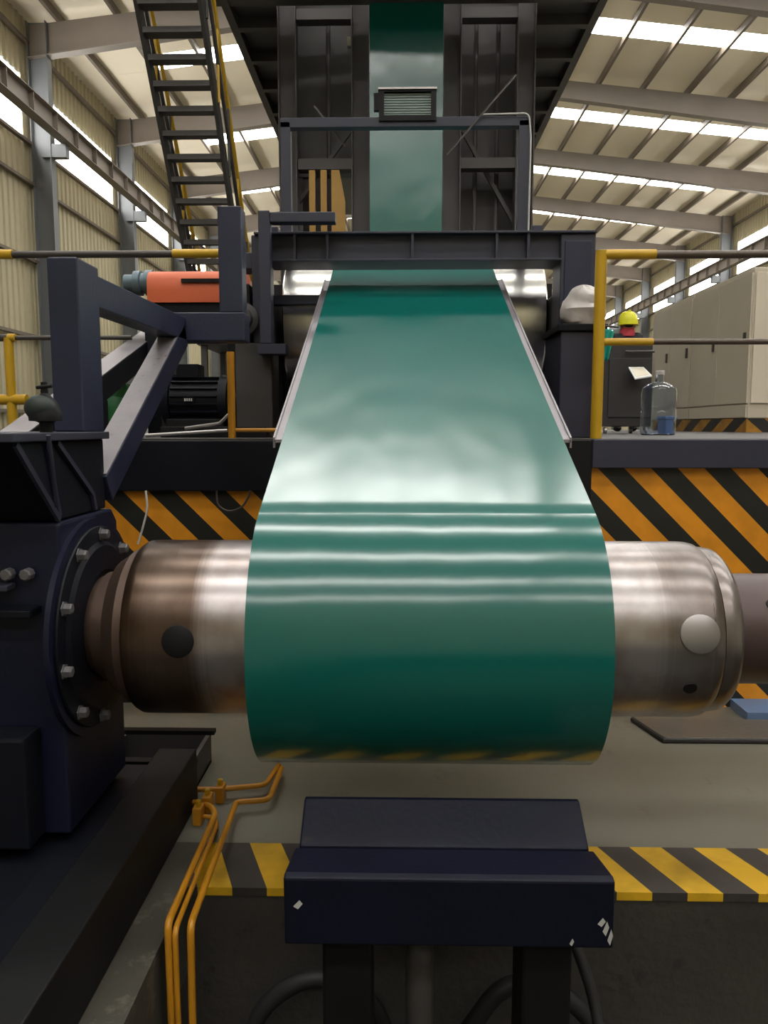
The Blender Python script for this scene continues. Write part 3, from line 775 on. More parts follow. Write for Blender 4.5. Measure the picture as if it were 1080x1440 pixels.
# plastic bag on the right lower column
def lumpy(c, rx, ry, rzz, seed, flat=0.35):
    rnd = random.Random(seed); b = MB().ball(c, rx, ry, rzz, 28, 18)
    ph = [rnd.uniform(0, 6.28) for _ in range(6)]
    nv = []
    for v in b.v:
        d = Vector(v) - Vector(c); a = math.atan2(d.y, d.x)
        k = 1 + .04 * math.sin(3 * a + ph[0] + 4 * d.z / rzz) + .025 * math.sin(7 * a + ph[1] - 3 * d.z / rzz) + .04 * math.sin(11 * d.z / rzz + ph[2] + 2 * a)
        z = max(d.z * k, -rzz * (1 - flat))
        w = 1.0 if z > 0 else 1.12
        nv.append((c[0] + d.x * k * w, c[1] + d.y * k * w, c[2] + z))
    b.v = nv; return b


bg = lumpy((1.10, 4.755, 0.695), .12, .12, .145, 5, .3).build('plastic_bag', M['bag'], None, smooth=True)
tag(bg, 'crumpled whitish plastic bag lying on the right roll stand column', 'bag')

# ================================================================== GANTRY FRAME WITH LAMP
gf = thing('pipe_gantry', 'slim grey-blue rectangular steel frame standing above the crossbeam', 'steel frame', (0.1, 5.7, DZ))
GY = 5.55
pa = at(402, 178, GY); pb = at(736, 178, GY); zz = pa.z
gx0, gx1 = pa.x, pb.x
MB().box(gx0 - .035, gx0 + .035, GY - .035, GY + .035, 1.16, zz + .02).build('post', M['navy_mid'], gf, bevel=.004)
MB().box(gx1 - .035, gx1 + .035, GY - .035, GY + .035, 1.16, zz + .02).build('post', M['navy_mid'], gf, bevel=.004)
MB().box(gx0 - .035, gx1 + .035, GY - .035, GY + .035, zz - .02, zz + .045).build('crossbar', M['navy_mid'], gf, bevel=.004)
for gx in (gx0, gx1):
    MB().box(gx - .035, gx + .035, 4.9, GY + .035, zt, zt + .04).build('foot_rail', M['navy_mid'], gf, bevel=.004)
MB().tube([(0.55, GY - .05, zz + .05), (gx1 + .03, GY - .05, zz + .055), (gx1 + .045, GY - .05, zz - .1), (gx1 + .04, GY - .05, zt + .06)], .006, 8, bend=.04).build('cable', M['paper'], gf, smooth=True, label='thin white cable')
MB().bar((0.32, GY - .05, 1.85), (0.78, GY - .06, 2.36), .010, .010).build('thin_rod', M['rail_grey'], gf)
MB().bar((-.38, GY + .08, 1.95), (-.60, GY + .07, 2.22), .012, .012).build('thin_rod', M['tower_light'], gf)
# floodlight on the crossbar
fd = thing('floodlight', 'square black framed floodlight with ribbed glass on the gantry crossbar', 'lamp', (0.05, GY, zz + .045))
a = at(533, 128, GY); c = at(613, 173, GY)
b = MB(); t = .035
b.box(a.x, c.x, GY - .05, GY + .06, c.z, c.z + t); b.box(a.x, c.x, GY - .05, GY + .06, a.z - t * .7, a.z - .012)
b.box(a.x, a.x + t, GY - .05, GY + .06, c.z + t, a.z - t * .7); b.box(c.x - t, c.x, GY - .05, GY + .06, c.z + t, a.z - t * .7)
b.build('housing_frame', M['black'], fd)
MB().box(a.x - .004, c.x + .004, GY - .06, GY + .06, a.z - .012, a.z).build('visor', M['steel'], fd)
MB().box(a.x + t, c.x - t, GY - .02, GY + .05, c.z + t, a.z - t * .7).build('lamp_glass', M['lamp_glass'], fd)
zs = c.z + t; hh = (a.z - t * .7 - zs) / 9
for i in range(9):
    MB().box(a.x + t, c.x - t, GY - .028, GY - .02, zs + hh * i + .003, zs + hh * (i + 1) - .003).build('glass_rib', M['lamp_glass'], fd)
MB().box(a.x - .035, a.x, GY - .02, GY + .02, c.z + .08, a.z - .02).build('side_bracket', M['black'], fd)
# arm on the left of the crossbeam
la = thing('left_pipe_arm', 'grey-blue bent arm above the left end of the crossbeam', 'bracket', (-.85, 4.7, 1.19))
a = at(372, 312, 4.75); c = at(472, 312, 4.75)
MB().box(a.x - .035, a.x + .035, 4.72, 4.80, 0.50, a.z + .06).build('arm_post', M['navy_mid'], la, bevel=.006)
MB().box(a.x + .035, c.x, 4.72, 4.80, a.z - .01, a.z + .05).build('arm_bar', M['navy_mid'], la, bevel=.006)
MB().box(a.x - .05, a.x + .12, 4.72, 4.86, 0.44, 0.50).build('arm_foot', M['navy_mid'], la)

# ================================================================== GUARD RAILS
def rail(name, label, Y, runs, posts, r=.031, group='platform guard rails'):
    t = thing(name, label, 'railing', (runs[0][0][0], Y, DZ), group)
    for (xa, xb, z, mm, nm, rr) in runs_norm(runs): MB().tube([(xa, Y, z), (xb, Y, z)], rr, 14).build(nm, mm, t, smooth=True)
    for (x, za, zb, rr) in posts: MB().tube([(x, Y, za), (x, Y, zb)], rr, 14).build('post', M['yellow'], t, smooth=True)
    return t
def runs_norm(runs): return [(r[0][0], r[0][1], r[1], r[2], r[3], r[4]) for r in runs]


RYg = 4.42
zt_ = at(845, 358, RYg).z; zm_ = at(845, 481, RYg).z
xp = at(842, 480, RYg).x
rail('guard_railing', 'yellow guard rail with brown pipes at the right platform edge', RYg,
     [((xp - .01, at(922, 358, RYg).x), zt_, M['yellow'], 'rail_sleeve', .027), ((at(922, 358, RYg).x, 6.2), zt_ - .002, M['rail_brown'], 'top_rail', .022),
      ((xp, at(918, 481, RYg).x), zm_, M['yellow'], 'rail_sleeve', .021), ((at(918, 481, RYg).x, 6.2), zm_, M['rail_brown'], 'mid_rail', .016)],
     [(xp, DZ, zt_ + .02, .032), (4.2, DZ, zt_, .03)])
zt2 = at(160, 357, RYg).z; zm2 = at(100, 475, RYg).z
xq = at(12, 480, RYg).x
rail('guard_railing', 'guard rail with dark pipe and yellow sleeves at the left platform edge', RYg,
     [((-5.5, at(18, 357, RYg).x), zt2, M['yellow'], 'rail_sleeve', .027), ((at(18, 357, RYg).x, at(243, 357, RYg).x), zt2 - .002, M['rail_grey'], 'top_rail', .02),
      ((at(243, 357, RYg).x, at(316, 357, RYg).x), zt2, M['yellow'], 'rail_sleeve', .024),
      ((xq, at(22, 472, RYg).x), zm2, M['yellow'], 'rail_sleeve', .024), ((at(22, 475, RYg).x, at(185, 475, RYg).x), zm2, M['rail_grey'], 'mid_rail', .013),
      ((-5.5, xq), zm2, M['rail_grey'], 'mid_rail', .02),
      ((-4.2, at(38, 562, RYg).x), at(20, 562, RYg).z, M['yellow'], 'lower_rail', .03)],
     [(xq, DZ, zm2, .026), (-4.6, DZ, zt2, .03)])
pq = at(325, 540, 4.5)
g3 = thing('yellow_bollard_post', 'short yellow post left of the roll stand with a low yellow rail', 'post', (pq.x, 4.5, DZ))
MB().tube([(pq.x, 4.5, DZ), (pq.x, 4.5, 0.43)], .022, 12).build('pole', M['orange_yellow'], g3, smooth=True)
MB().tube([(pq.x, 4.5, -.02), (-.62, 4.5, -.02)], .012, 10).build('low_rail', M['orange_yellow'], g3, smooth=True)

# ================================================================== MACHINES ON THE LEFT OF THE PLATFORM
om = thing('orange_coupling_guard', 'orange painted coupling guard with blue-grey motor left of the roll stand', 'motor', (-1.5, 5.5, DZ))
a = at(216, 383, 5.5); c = at(318, 430, 5.5)
b = MB(); hx = []
for i in range(13):
    t = PI * i / 12; hx.append((5.5 - .16 * math.cos(t), c.z + (a.z - c.z) * .35 + (a.z - c.z) * .65 * math.sin(t) ** .5))
MB().prism([(5.34, c.z)] + hx + [(5.66, c.z)], 0, a.x, -1.07).build('guard_cover', M['orange'], om, smooth=True)
MB().box(a.x + .24, -1.09, 5.325, 5.345, (a.z + c.z) / 2 + .015, (a.z + c.z) / 2 + .04).build('slot', M['black'], om)
MB().lathe((a.x, 5.5, (a.z + c.z) / 2 + .04), (-1, 0, 0), [(0, .09), (.05, .09), (.055, .07), (.08, .07), (.085, .085), (.13, .085), (.14, .06), (.20, .06)], 32).build('coupling', M['bluegrey'], om, smooth=True)
MB().box(a.x - .26, -1.06, 5.36, 5.64, c.z - .10, c.z).build('base_beam', M['navy_dark'], om, bevel=.005)
for x in (a.x - .0, -1.15): MB().box(x - .05, x + .05, 5.42, 5.58, DZ, c.z - .1).build('leg', M['navy_dark'], om)

dm = thing('drive_motor', 'large dark finned drive motor behind the diagonal brace', 'motor', (-1.45, 5.2, DZ))
a = at(232, 510, 5.2); c = at(322, 600, 5.2)
cx, cz = (a.x + c.x) / 2, .17
MB().lathe((a.x, 5.2, cz), (1, 0, 0), [(0, .10), (.01, .17), (.06, .18), (.065, .155), (.38, .155), (.385, .175), (.44, .17), (.45, .05), (.52, .05)], 40).build('motor_body', M['navy_dark'], dm, smooth=True)
for i in range(10):
    t = PI * (i + .5) / 10 + PI / 2 + .3
    MB().bar((a.x + .07, 5.2 + .16 * math.cos(t), cz + .16 * math.sin(t)), (a.x + .38, 5.2 + .16 * math.cos(t), cz + .16 * math.sin(t)), .008, .03, (0, math.cos(t), math.sin(t))).build('fin', M['navy_dark'], dm)
MB().box(a.x + .04, a.x + .42, 5.05, 5.35, DZ, cz - .12).build('foot', M['black'], dm, bevel=.005)
MB().box(a.x + .10, a.x + .25, 5.10, 5.26, cz + .15, cz + .24).build('terminal_box', M['navy_dark'], dm, bevel=.005)
p = at(264, 562, 5.0)
MB().box(p.x - .035, p.x + .035, 5.015, 5.05, p.z - .014, p.z + .014).build('rating_plate', M['black'], dm)
for i, xx in enumerate((-.022, -.008, .006, .02)):
    MB().box(p.x + xx - .004, p.x + xx + .004, 5.012, 5.015, p.z - .009, p.z + .009).build('mark', M['paper'], dm)
gm = thing('green_gearbox', 'green painted gearbox with round cover behind the navy post', 'gearbox', (-1.9, 5.3, DZ))
a = at(140, 540, 5.3); c = at(186, 612, 5.3)
MB().box(a.x - .1, a.x + .24, 5.15, 5.45, DZ, a.z).build('casing', M['green'], gm, bevel=.02)
MB().lathe((a.x + .16, 5.15, .08), (0, -1, 0), [(0, .12), (.02, .12), (.03, .09), (.04, .05)], 32).build('round_cover', M['green'], gm, smooth=True)
yb = thing('yellow_valve_block', 'small yellow block with black knob before the green gearbox', 'valve', (a.x + .03, 5.02, DZ))
MB().box(a.x + .0, a.x + .065, 4.98, 5.06, DZ, a.z - .03).build('body', M['orange_yellow'], yb, bevel=.01)
MB().ball((a.x + .035, 4.96, .14), .035, .03, .04).build('knob', M['black'], yb, smooth=True)

cvb = thing('inclined_conveyor_beam', 'pale topped inclined beam rising from far left behind the navy post', 'beam', (-1.9, 4.9, 0.3))
pa = Vector((-1.93, 4.33, -.02)); pa = Vector(at(-60, 655, 3.5)); pb = at(228, 470, 6.0)
pa = Vector((pb.x, 3.6, -.12))
MB().bar(pa, pb, .14, .15).build('beam_body', M['navy_dark'], cvb, bevel=.005)
d_ = (pb - pa).normalized(); up = d_.cross(Vector((-1, 0, 0))); up = up if up.z > 0 else -up
MB().bar(pa + up * .078, pb + up * .078, .14, .006).build('pale_top', M['table'], cvb)
MB().box(pb.x - .05, pb.x + .05, pb.y - .12, pb.y - .02, DZ, pb.z - .1).build('support_leg', M['navy_dark'], cvb)
MB().box(pb.x - .05, pb.x + .05, 4.6, 4.7, DZ, 0.16).build('support_leg', M['navy_dark'], cvb)

# low dark machine body and steel bar on deck, left
lm = MB().box(-1.48, -0.82, 4.75, 4.85, DZ, 0.0).build('floor_channel', M['black'], None, bevel=.004)
tag(lm, 'low black steel channel on the deck before the drive motor', 'channel')
lt = MB().tube([at(205, 617, 4.6) + Vector((0, 0, .02)), at(320, 610, 4.6) + Vector((0, 0, .02))], .010, 10).build('steel_pipe', M['steel'], None, smooth=True)
tag(lt, 'thin bare steel pipe lying on the deck edge before the motor', 'pipe')
lt2 = MB().tube([(-1.30, 4.66, -.01), (-1.08, 4.62, 0.02), (-1.0, 4.6, .09)], .010, 10).build('steel_rod', M['steel'], None, smooth=True)
tag(lt2, 'thin bare steel rod leaning up beside the yellow post', 'rod')
# loose wires on the striped face
def wire(pts, label, m):
    o = MB().tube(pts, .006, 8, bend=.05).build('loose_wire', m, None, smooth=True); tag(o, label, 'wire')
wire([at(205, 690, 4.23), at(208, 715, 4.22), at(200, 745, 4.23), at(194, 765, 4.24)], 'thin pale wire hanging over the left hazard stripes', M['paper'])
wire([at(305, 690, 4.23), at(305, 710, 4.22), at(320, 720, 4.22), at(340, 715, 4.22), at(350, 698, 4.23), at(352, 690, 4.23)], 'thin dark wire loop hanging over the left hazard stripes near the coil', M['rail_grey'])

# ================================================================== RIGHT OF THE PLATFORM
cb = thing('electrical_cabinet', 'beige electrical cabinet with hazard plinth, near one at the right edge', 'cabinet', (5, 9.5, DZ))
X0 = 4.16
def cab(t, ya, yb, h, m2):
    MB().box(X0, X0 + 2.2, ya, yb, 0.10, h).build('carcass', M['cabinet'], t, bevel=.01)
    MB().box(X0 - .01, X0 + 2.2, ya - .01, yb, DZ, 0.10).build('plinth', M['plinth_stripes'], t)
    n = 2; w = (yb - ya) / n
    for i in range(n):
        d = MB().box(X0 - .022, X0 - .001, ya + w * i + .005, ya + w * (i + 1) - .005, 0.28, h - .06).build('door', M['cabinet'], t, bevel=.004)
        MB().box(X0 - .045, X0 - .022, ya + w * i + .09, ya + w * i + .13, 0.98, 1.12).build('handle', M['rail_grey'], d)
    MB().box(X0 - .02, X0 - .001, ya + .012, yb - .012, 0.11, 0.26).build('lower_panel', M['cabinet'], t, bevel=.003)
cab(cb, 9.35, 11.2, 1.86, None)
for i in range(3):
    d = MB().box(X0 + .02 + .72 * i, X0 + .72 * i + .72, 9.325, 9.349, 0.28, 1.80).build('front_door', M['cabinet2'], cb, bevel=.004)
cb2 = thing('electrical_cabinet', 'beige electrical cabinet with hazard plinth, far one behind the water bottle', 'cabinet', (5, 12, DZ))
cab(cb2, 11.22, 12.9, 1.86, None)

# black console with a clip-on tray
cn = thing('control_console', 'black control console cabinet on casters behind the yellow post', 'console', (2.2, 7.5, DZ))
a = at(850, 480, 7.5); c = at(914, 606, 7.5)
MB().box(a.x, c.x, 7.5, 8.0, 0.0, a.z).build('cabinet_body', M['console'], cn, bevel=.01)
MB().box(a.x + .05, c.x - .005, 7.488, 7.5, .09, a.z - .16).build('door', M['console'], cn, bevel=.003)
MB().tube([(a.x + .19, 7.46, a.z - .10), (c.x, 7.46, a.z - .10)], .012, 8).build('handle_bar', M['rail_grey'], cn)
for x in (a.x + .04, c.x - .06):
    MB().lathe((x - .015, 7.53, DZ + .032), (1, 0, 0), [(0, .026), (.004, .032), (.026, .032), (.03, .026)], 20).build('caster', M['steel'], cn, smooth=True)
    MB().lathe((x - .015, 7.93, DZ + .032), (1, 0, 0), [(0, .026), (.004, .032), (.026, .032), (.03, .026)], 20).build('caster', M['steel'], cn, smooth=True)
wt = thing('clipboard', 'white clipboard with papers leaning off the black console', 'clipboard', (2.35, 7.4, .5))
q = [at(884, 516, 7.42), at(905, 516, 7.44), at(917, 528, 7.3), at(893, 532, 7.28)]
v = [tuple(x) for x in q] + [(x[0], x[1], x[2] - .012) for x in q]
MB().add(v, [(0, 1, 2, 3), (7, 6, 5, 4), (0, 4, 5, 1), (1, 5, 6, 2), (2, 6, 7, 3), (3, 7, 4, 0)]).build('board', M['white'], wt)
cen = sum((Vector(x) for x in q), Vector()) / 4
v2 = [cen + (Vector(x) - cen) * .78 + Vector((0, 0, .004)) for x in q]; v2 += [x - Vector((0, 0, .003)) for x in v2]
MB().add(v2, [(0, 1, 2, 3), (7, 6, 5, 4), (0, 4, 5, 1), (1, 5, 6, 2), (2, 6, 7, 3), (3, 7, 4, 0)]).build('paper_sheet', M['cabinet2'], wt)
MB().bar((cen.x, 7.40, cen.z - .01), (cen.x, 7.50, cen.z - .03), .04, .01).build('clip', M['steel'], wt)

# water bottle
wb = thing('water_bottle', 'large clear plastic water cooler bottle standing on the platform deck', 'bottle', (2.1, 6.2, DZ))
c = at(925, 600, 6.2)
pr = [(0, .115), (.01, .132), (.03, .136), (.19, .136), (.20, .130), (.215, .130), (.225, .136), (.34, .136), (.37, .128), (.40, .09), (.415, .04), (.42, .034), (.485, .034), (.49, .030)]
inn = [(z_, r_ - .004) for z_, r_ in pr[::-1][1:-1]] + [(.006, .11)]
MB().lathe((c.x, 6.2, DZ), (0, 0, 1), [(0, .002)] + pr + inn + [(.006, .002)], 40).build('bottle_body', M['bottle'], wb, smooth=True)
MB().lathe((c.x, 6.2, DZ + .475), (0, 0, 1), [(0, .037), (.028, .037), (.03, .032)], 24).build('cap', M['bag'], wb, smooth=True)
bb = thing('blue_bin', 'small blue plastic bin just right of the water bottle', 'bin', (2.25, 6.6, DZ))
a = at(940, 586, 6.5); c = at(950, 612, 6.5)
MB().box(a.x - .02, c.x, 6.5, 6.7, DZ, a.z).build('bin_body', M['blue'], bb, bevel=.008)
MB().box(a.x - .028, c.x + .008, 6.49, 6.71, a.z - .02, a.z + .006).build('rim', M['blue'], bb, bevel=.004)

# teal cloth hanging at the yellow post
a = at(846, 465, 4.6); c = at(863, 505, 4.6)
v = []; f = []; nx, nz_ = 10, 12
for j in range(nz_ + 1):
    for i in range(nx + 1):
        u, w = i / nx, j / nz_
        x = a.x + (c.x - a.x) * u * (1 - .45 * w); z = a.z + .0 * u - (a.z - c.z) * w - .02 * math.sin(u * 3) * w
        v.append((x, 4.6 + .012 * math.sin(u * 9 + w * 2), z + .015 * (1 - u)))
for j in range(nz_):
    for i in range(nx): k = j * (nx + 1) + i; f.append((k, k + 1, k + nx + 2, k + nx + 1))
tc = MB().add(v, f).build('hanging_cloth', M['teal'], None, smooth=True)
s_ = tc.modifiers.new('solid', 'SOLIDIFY'); s_.thickness = .004
tag(tc, 'small teal cloth hanging behind the yellow guard rail post', 'cloth')
hk = MB().tube([(a.x - .04, 4.6, DZ), (a.x - .04, 4.6, a.z + .03), (a.x + .1, 4.6, a.z + .02)], .006, 8, bend=.02).build('cloth_hook_rod', M['rail_grey'], None)
tag(hk, 'thin dark rod behind the yellow post holding the teal cloth', 'rod')


# person with yellow hard hat (seen from behind, standing)
def skin_mesh(name, pts, edges_, radii, m, parent, root=0, sub=2):
    me = bpy.data.meshes.new(name); off = Vector(parent['origin'])
    me.from_pydata([tuple(Vector(p) - off) for p in pts], edges_, [])
    o = bpy.data.objects.new(name, me); C.objects.link(o)
    sk = o.modifiers.new('skin', 'SKIN'); sk.use_smooth_shade = True
    for i, r in enumerate(radii): me.skin_vertices[0].data[i].radius = (r if isinstance(r, tuple) else (r, r)); me.skin_vertices[0].data[i].use_root = (i == root)
    sb = o.modifiers.new('sub', 'SUBSURF'); sb.levels = sub; sb.render_levels = sub
    me.materials.append(m); o.parent = parent; return o


px_, py_ = 3.23, 11.2
H = DZ
per = thing('person', 'person in dark workwear, red scarf and yellow hard hat behind the console', 'person', (px_, py_, DZ))
def Q(x, y, z): return (px_ + x, py_ + y, H + z * .955)
# body (one continuous surface)
pts = [Q(0, 0, .95), Q(0, 0, 1.15), Q(0, .01, 1.36), Q(0, 0, 1.44), Q(0, -.02, 1.52), Q(0, -.03, 1.60), Q(0, -.03, 1.66),
       Q(-.10, 0, .90), Q(-.11, -.01, .50), Q(-.11, .02, .09), Q(-.11, -.12, .04),
       Q(.10, 0, .90), Q(.11, -.01, .50), Q(.11, .02, .09), Q(.11, -.12, .04),
       Q(-.17, .01, 1.39), Q(-.23, .02, 1.13), Q(-.20, -.18, .98), Q(-.18, -.24, .96),
       Q(.17, .01, 1.39), Q(.24, .02, 1.12), Q(.22, -.12, .92), Q(.21, -.16, .87)]
ed = [(0, 1), (1, 2), (2, 3), (3, 4), (4, 5), (5, 6), (0, 7), (7, 8), (8, 9), (9, 10), (0, 11), (11, 12), (12, 13), (13, 14), (2, 15), (15, 16), (16, 17), (17, 18), (2, 19), (19, 20), (20, 21), (21, 22)]
rd = [.13, .13, .14, .06, .085, .10, .07, .08, .058, .038, .035, .08, .058, .038, .035, .06, .045, .032, .03, .06, .045, .032, .03]
skin_mesh('body', pts, ed, rd, M['skin'], per)
skin_mesh('jacket', [Q(0, 0, .88), Q(0, 0, 1.0), Q(0, 0, 1.2), Q(0, .01, 1.37), Q(0, .01, 1.43), Q(-.17, .01, 1.39), Q(-.23, .02, 1.13), Q(-.205, -.15, 1.0), Q(.17, .01, 1.39), Q(.24, .02, 1.12), Q(.222, -.10, .94)],
          [(0, 1), (1, 2), (2, 3), (3, 4), (3, 5), (5, 6), (6, 7), (3, 8), (8, 9), (9, 10)], [.17, .17, .165, .165, .10, .085, .062, .05, .085, .062, .05], M['cloth_black'], per, 2)
skin_mesh('trousers', [Q(0, 0, .93), Q(-.10, 0, .85), Q(-.11, -.01, .50), Q(-.11, .02, .10), Q(.10, 0, .85), Q(.11, -.01, .50), Q(.11, .02, .10)],
          [(0, 1), (1, 2), (2, 3), (0, 4), (4, 5), (5, 6)], [.15, .10, .078, .062, .10, .078, .062], M['cloth_black'], per, 0)
for s in (-1, 1):
    MB().ball(Q(s * .11, -.05, .045), .05, .14, .045).build('shoe', M['black'], per, smooth=True)
# fingers
for hx, hy, hz in ((-.18, -.24, .96), (.21, -.16, .87)):
    for k in range(4):
        MB().tube([Q(hx - .028 + .018 * k, hy, hz), Q(hx - .03 + .019 * k, hy - .045, hz - .015), Q(hx - .03 + .019 * k, hy - .06, hz - .045 + .006 * abs(k - 1.5))], [.009, .0085, .007], 8).build('finger', M['skin'], per, smooth=True)
    MB().tube([Q(hx + .035, hy + .03, hz), Q(hx + .055, hy, hz - .01), Q(hx + .05, hy - .03, hz - .02)], [.011, .010, .008], 8).build('thumb', M['skin'], per, smooth=True)
MB().ball(Q(0, -.03, 1.585), .088, .098, .085).build('hair', M['hair'], per, smooth=True)
for s in (-1, 1):
    MB().ball(Q(s * .095, -.03, 1.56), .014, .022, .034).build('ear', M['skin'], per, smooth=True)
MB().lathe(Q(0, -.01, 1.40), (0, 0, 1), [(0, .11), (.03, .115), (.06, .105), (.10, .095), (.125, .085)], 28).build('scarf', M['red'], per, smooth=True)
hb = MB(); hc = Q(0, -.03, 1.56)
hb.lathe(hc, (0, 0, 1), [(0, .132), (.004, .148), (.014, .148), (.02, .136), (.07, .134), (.13, .122), (.165, .10), (.187, .07), (.197, .03), (.199, .005)], 40)
hb.build('hard_hat', M['hat'], per, smooth=True)
MB().prism([(px_ - .015, hc[2] + .17), (px_ - .015, hc[2] + .208), (px_ + .015, hc[2] + .208), (px_ + .015, hc[2] + .17)], 1, py_ - .11, py_ + .05).build('hat_ridge', M['hat'], per, bevel=.006)

# ================================================================== TOWER
tw = thing('accumulator_tower', 'tall dark steel strip accumulator tower above the line', 'tower', (0.1, 13, DZ))
def col(x, y, zb=DZ, z1=12, w=.28):
    MB().hbeam((x, y, zb), (x, y, z1), w, w, .018, up=(1, 0, 0)).build('column', M['tower_light'], tw)
Z1 = 9.5
for x in (-1.75, -.62, .80, 1.93):
    for y in (12.6, 16.8): col(x, y, DZ, Z1)
# clad side boxes
MB().box(-1.88, -1.78, 12.75, 16.6, DZ, Z1).build('side_cladding', M['tower'], tw)
MB().box(1.96, 2.06, 12.75, 16.6, DZ, Z1).build('side_cladding', M['tower_light'], tw)
MB().box(-1.79, -0.62, 13.2, 13.25, 4.1, Z1).build('front_cladding', M['tower'], tw)
MB().box(0.80, 1.97, 13.2, 13.25, 2.5, Z1).build('front_cladding', M['tower_light'], tw)
MB().box(-0.78, 0.96, 16.4, 16.45, 4.6, Z1).build('rear_cladding', M['tower'], tw)
MB().box(-1.62, -1.3, 13.25, 13.3, 2.3, 4.1).build('rear_cladding', M['tower'], tw)
for z in (4.0, 6.2):
    MB().box(-1.6, -.76, 12.5, 12.7, z, z + .16).build('crossbeam', M['tower_light'], tw)
    MB().box(.94, 1.8, 12.5, 12.7, z, z + .16).build('crossbeam', M['tower_light'], tw)
for z in (3.1, 5.6, 7.5):
    MB().box(-1.88, 2.06, 16.9, 17.0, z, z + .2).build('rear_beam', M['tower'], tw)
MB().bar((-.62, 12.8, 4.9), (-1.7, 12.8, 3.5), .06, .06).build('brace', M['tower'], tw)
MB().bar((.85, 12.8, 4.9), (1.85, 12.8, 3.2), .06, .06).build('brace', M['tower'], tw)
MB().box(0.85, 1.5, 14.0, 14.2, 2.9, 3.1).build('crossbeam', M['tower'], tw)
MB().bar((.95, 14.1, 1.6), (1.5, 14.1, 2.9), .12, .12).build('brace', M['black'], tw)
for x in (-1.15, 1.2, 1.55):
    MB().tube([(x, 12.95, 0.5), (x, 12.95, 6.4)], .035, 10).build('conduit', M['tower_light'], tw, smooth=True)
p = at(508, 62, 13.1)
MB().box(p.x - .22, p.x + .12, 13.0, 13.1, p.z - .07, p.z + .07).build('pale_plate', mat('pale_plate', (0.30, 0.30, 0.2, 1), .6), tw)
MB().box(-.62 + .14, -.35, 13.0, 13.1, p.z + .3, p.z + .65).build('small_box', M['tower_light'], tw)
# turning roll at the foot of the tower
tr_ = thing('turning_roll', 'steel turning roll at the foot of the tower where the strip turns up', 'roll', (XC, TY, TZ))
MB().lathe((0, TY, TZ), (1, 0, 0), [(-.6, .06), (-.55, .06), (-.55, .249), (.73, .249), (.73, .06), (.78, .06)], 48).build('roll_face', M['chrome'], tr_, smooth=True)
for x in (-.64, .74 + .04):
    MB().box(x - .04, x + .04, TY - .12, TY + .12, DZ, TZ + .15).build('bearing_stand', M['navy_dark'], tr_)

# overhead platform carried on the tower
op = thing('overhead_platform', 'dark overhead walkway platform with cross joists around the tower', 'platform', (0.1, 15, 6.2))
PZ = 6.2
for xa, xb in ((-2.55, -1.9), (2.08, 2.97)):
    MB().box(xa, xb, 10.2, 24.0, PZ + .16, PZ + .2).build('deck_plate', M['tower'], op)
MB().box(-1.9, 2.08, 17.05, 24.0, PZ + .16, PZ + .2).build('deck_plate', M['tower'], op)
MB().box(-3.6, 2.97, 10.2, 11.9, PZ + .203, PZ + .24).build('front_deck', M['tower'], op)
for x in (-2.6, 2.97): MB().box(x - .06, x + .06, 10.2, 24, PZ, PZ + .25).build('edge_girder', M['tower_light'], op)
for i in range(13):
    y = 10.6 + i * 1.1
    for xa, xb in ((-2.54, -1.9), (2.07, 2.91)):
        MB().box(xa, xb, y - .07, y + .07, PZ, PZ + .16).build('joist', M['tower'], op)
for y in (10.9, 12.05): MB().box(-3.6, 2.9, y - .1, y + .1, PZ + .02, PZ + .16).build('cross_girder', M['tower'], op)
for y in (18.0, 23.6):
    for x in (-2.3, 2.7): MB().box(x - .1, x + .1, y - .1, y + .1, DZ if y < 17 else FZ, PZ).build('post', M['tower'], op)
for x in (-2.6, 2.97):
    for y in range(11, 25, 2): MB().box(x - .02, x + .02, y - .02, y + .02, PZ + .25, PZ + 1.3).build('rail_post', M['yellow'], op)
    for z in (PZ + .8, PZ + 1.3): MB().tube([(x, 10.2, z), (x, 24, z)], .025, 8).build('hand_rail', M['yellow'], op)

# yellow/dark guard behind the strip, left
hp = thing('striped_guard', 'yellow and dark vertically striped guard box behind the left gantry', 'guard', (-1.2, 12.4, DZ))
a = at(435, 241, 12.4); c = at(486, 345, 12.4)
w = (c.x - a.x)
for i, (u0, u1) in enumerate(((0, .17), (.32, .49), (.62, 1.0))):
    if i < 2: MB().box(a.x + w * u0, a.x + w * u1, 12.34, 12.40, DZ, a.z).build('yellow_slat', M['dull_yellow'], hp)
    else: MB().prism([(a.x + w * u0, DZ), (a.x + w * u0, a.z), (a.x + w * .84, a.z), (a.x + w, a.z - .45), (a.x + w, DZ)], 1, 12.34, 12.40).build('yellow_slat', M['dull_yellow'], hp)
MB().box(a.x, a.x + w * .9, 12.41, 12.44, DZ, a.z - .1).build('back_panel', M['black'], hp)

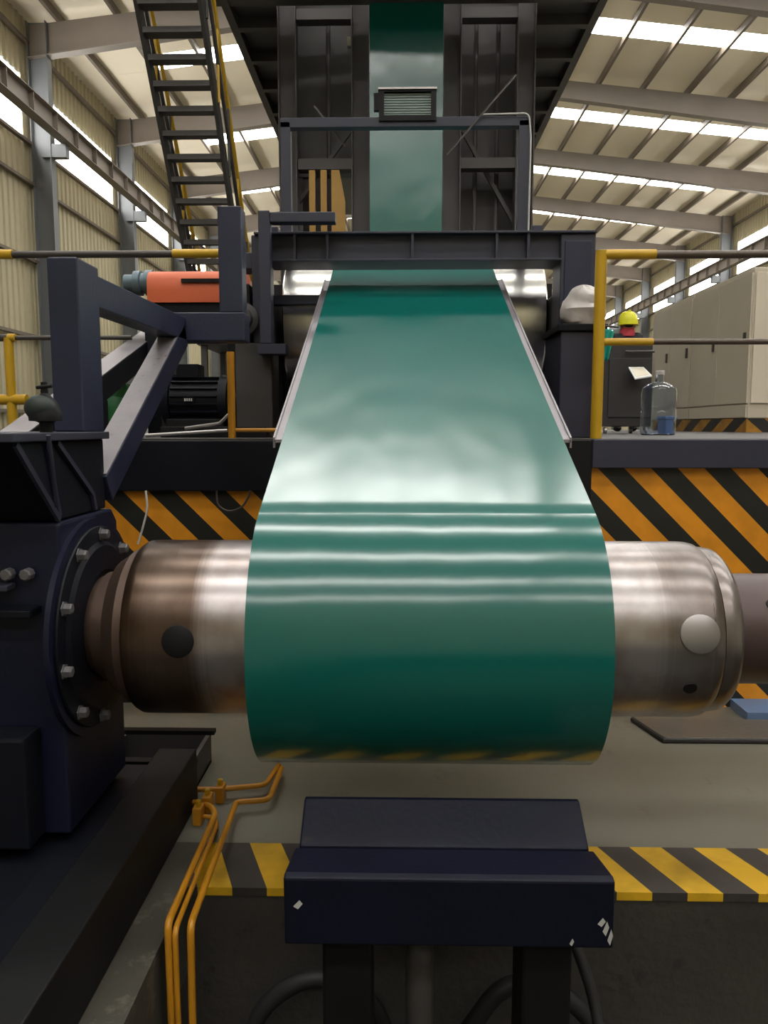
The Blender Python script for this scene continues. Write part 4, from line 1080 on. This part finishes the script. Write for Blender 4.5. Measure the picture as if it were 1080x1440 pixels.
# ================================================================== STAIRS
sr = thing('steel_stair', 'steep dark steel stair with yellow handrails climbing to the overhead platform', 'stair', (-2.9, 12, DZ))
sx0, sx1 = -3.29, -2.49
A = Vector((0, 9.55, 6.15)); B = Vector((0, 13.0, 1.45))
dd = (B - A)
for x in (sx0, sx1):
    MB().bar((x, A.y, A.z), (x, B.y, B.z), .05, .20, (0, 1, 1)).build('stringer', M['tower'], sr)
ns = 19; tread = None
for i in range(ns):
    p = A + dd * ((i + .6) / ns)
    if tread is None:
        tread = MB().box(sx0 + .026, sx1 - .026, -.12, .12, -.02, .02).box(sx0 + .026, sx1 - .026, -.12, -.10, -.05, -.02).build('tread', M['tower_light'], sr)
        base = Vector(tread.location)
        tread.location = base + Vector((0, p.y, p.z))
    else: link_copy('tread', tread.data, sr, base + Vector((0, p.y, p.z)))
nrm = Vector((0, 0, 1))
for x in (sx0 - .0, sx1 + .04):
    for h in (.5, .95): MB().tube([Vector((x, A.y, A.z + h)), Vector((x, B.y, B.z + h))], .028, 10).build('handrail', M['yellow'] if h > .6 else M['rail_grey'], sr, smooth=True)
    for i in range(6):
        p = A + dd * ((i + .3) / 6)
        MB().tube([(x, p.y, p.z), (x, p.y, p.z + .95)], .02, 8).build('baluster', M['tower'] if i % 2 else M['yellow'], sr)
MB().box(sx0 - .1, sx1 + .1, 13.0, 14.6, 1.36, 1.44).build('landing', M['tower'], sr)
for x in (sx0, sx1):
    for y in (13.1, 14.5): MB().box(x - .05, x + .05, y - .05, y + .05, DZ, 1.36).build('landing_post', M['tower'], sr)

# bits of plant behind the left rail
bm_ = thing('far_machine_frame', 'brown and dark process machine frame beyond the stair foot', 'machine', (-3.2, 20, FZ))
MB().box(-4.4, -2.7, 19.5, 20.5, FZ, 2.6).build('cabinet_body', M['cream'], bm_, bevel=.01)
MB().box(-4.5, -2.6, 19.4, 20.6, 2.6, 2.75).build('top_rail', M['tower'], bm_)
for x in (-4.3, -3.6, -2.9): MB().box(x - .06, x + .06, 19.35, 19.45, FZ, 2.6).build('post', M['rafter'], bm_)
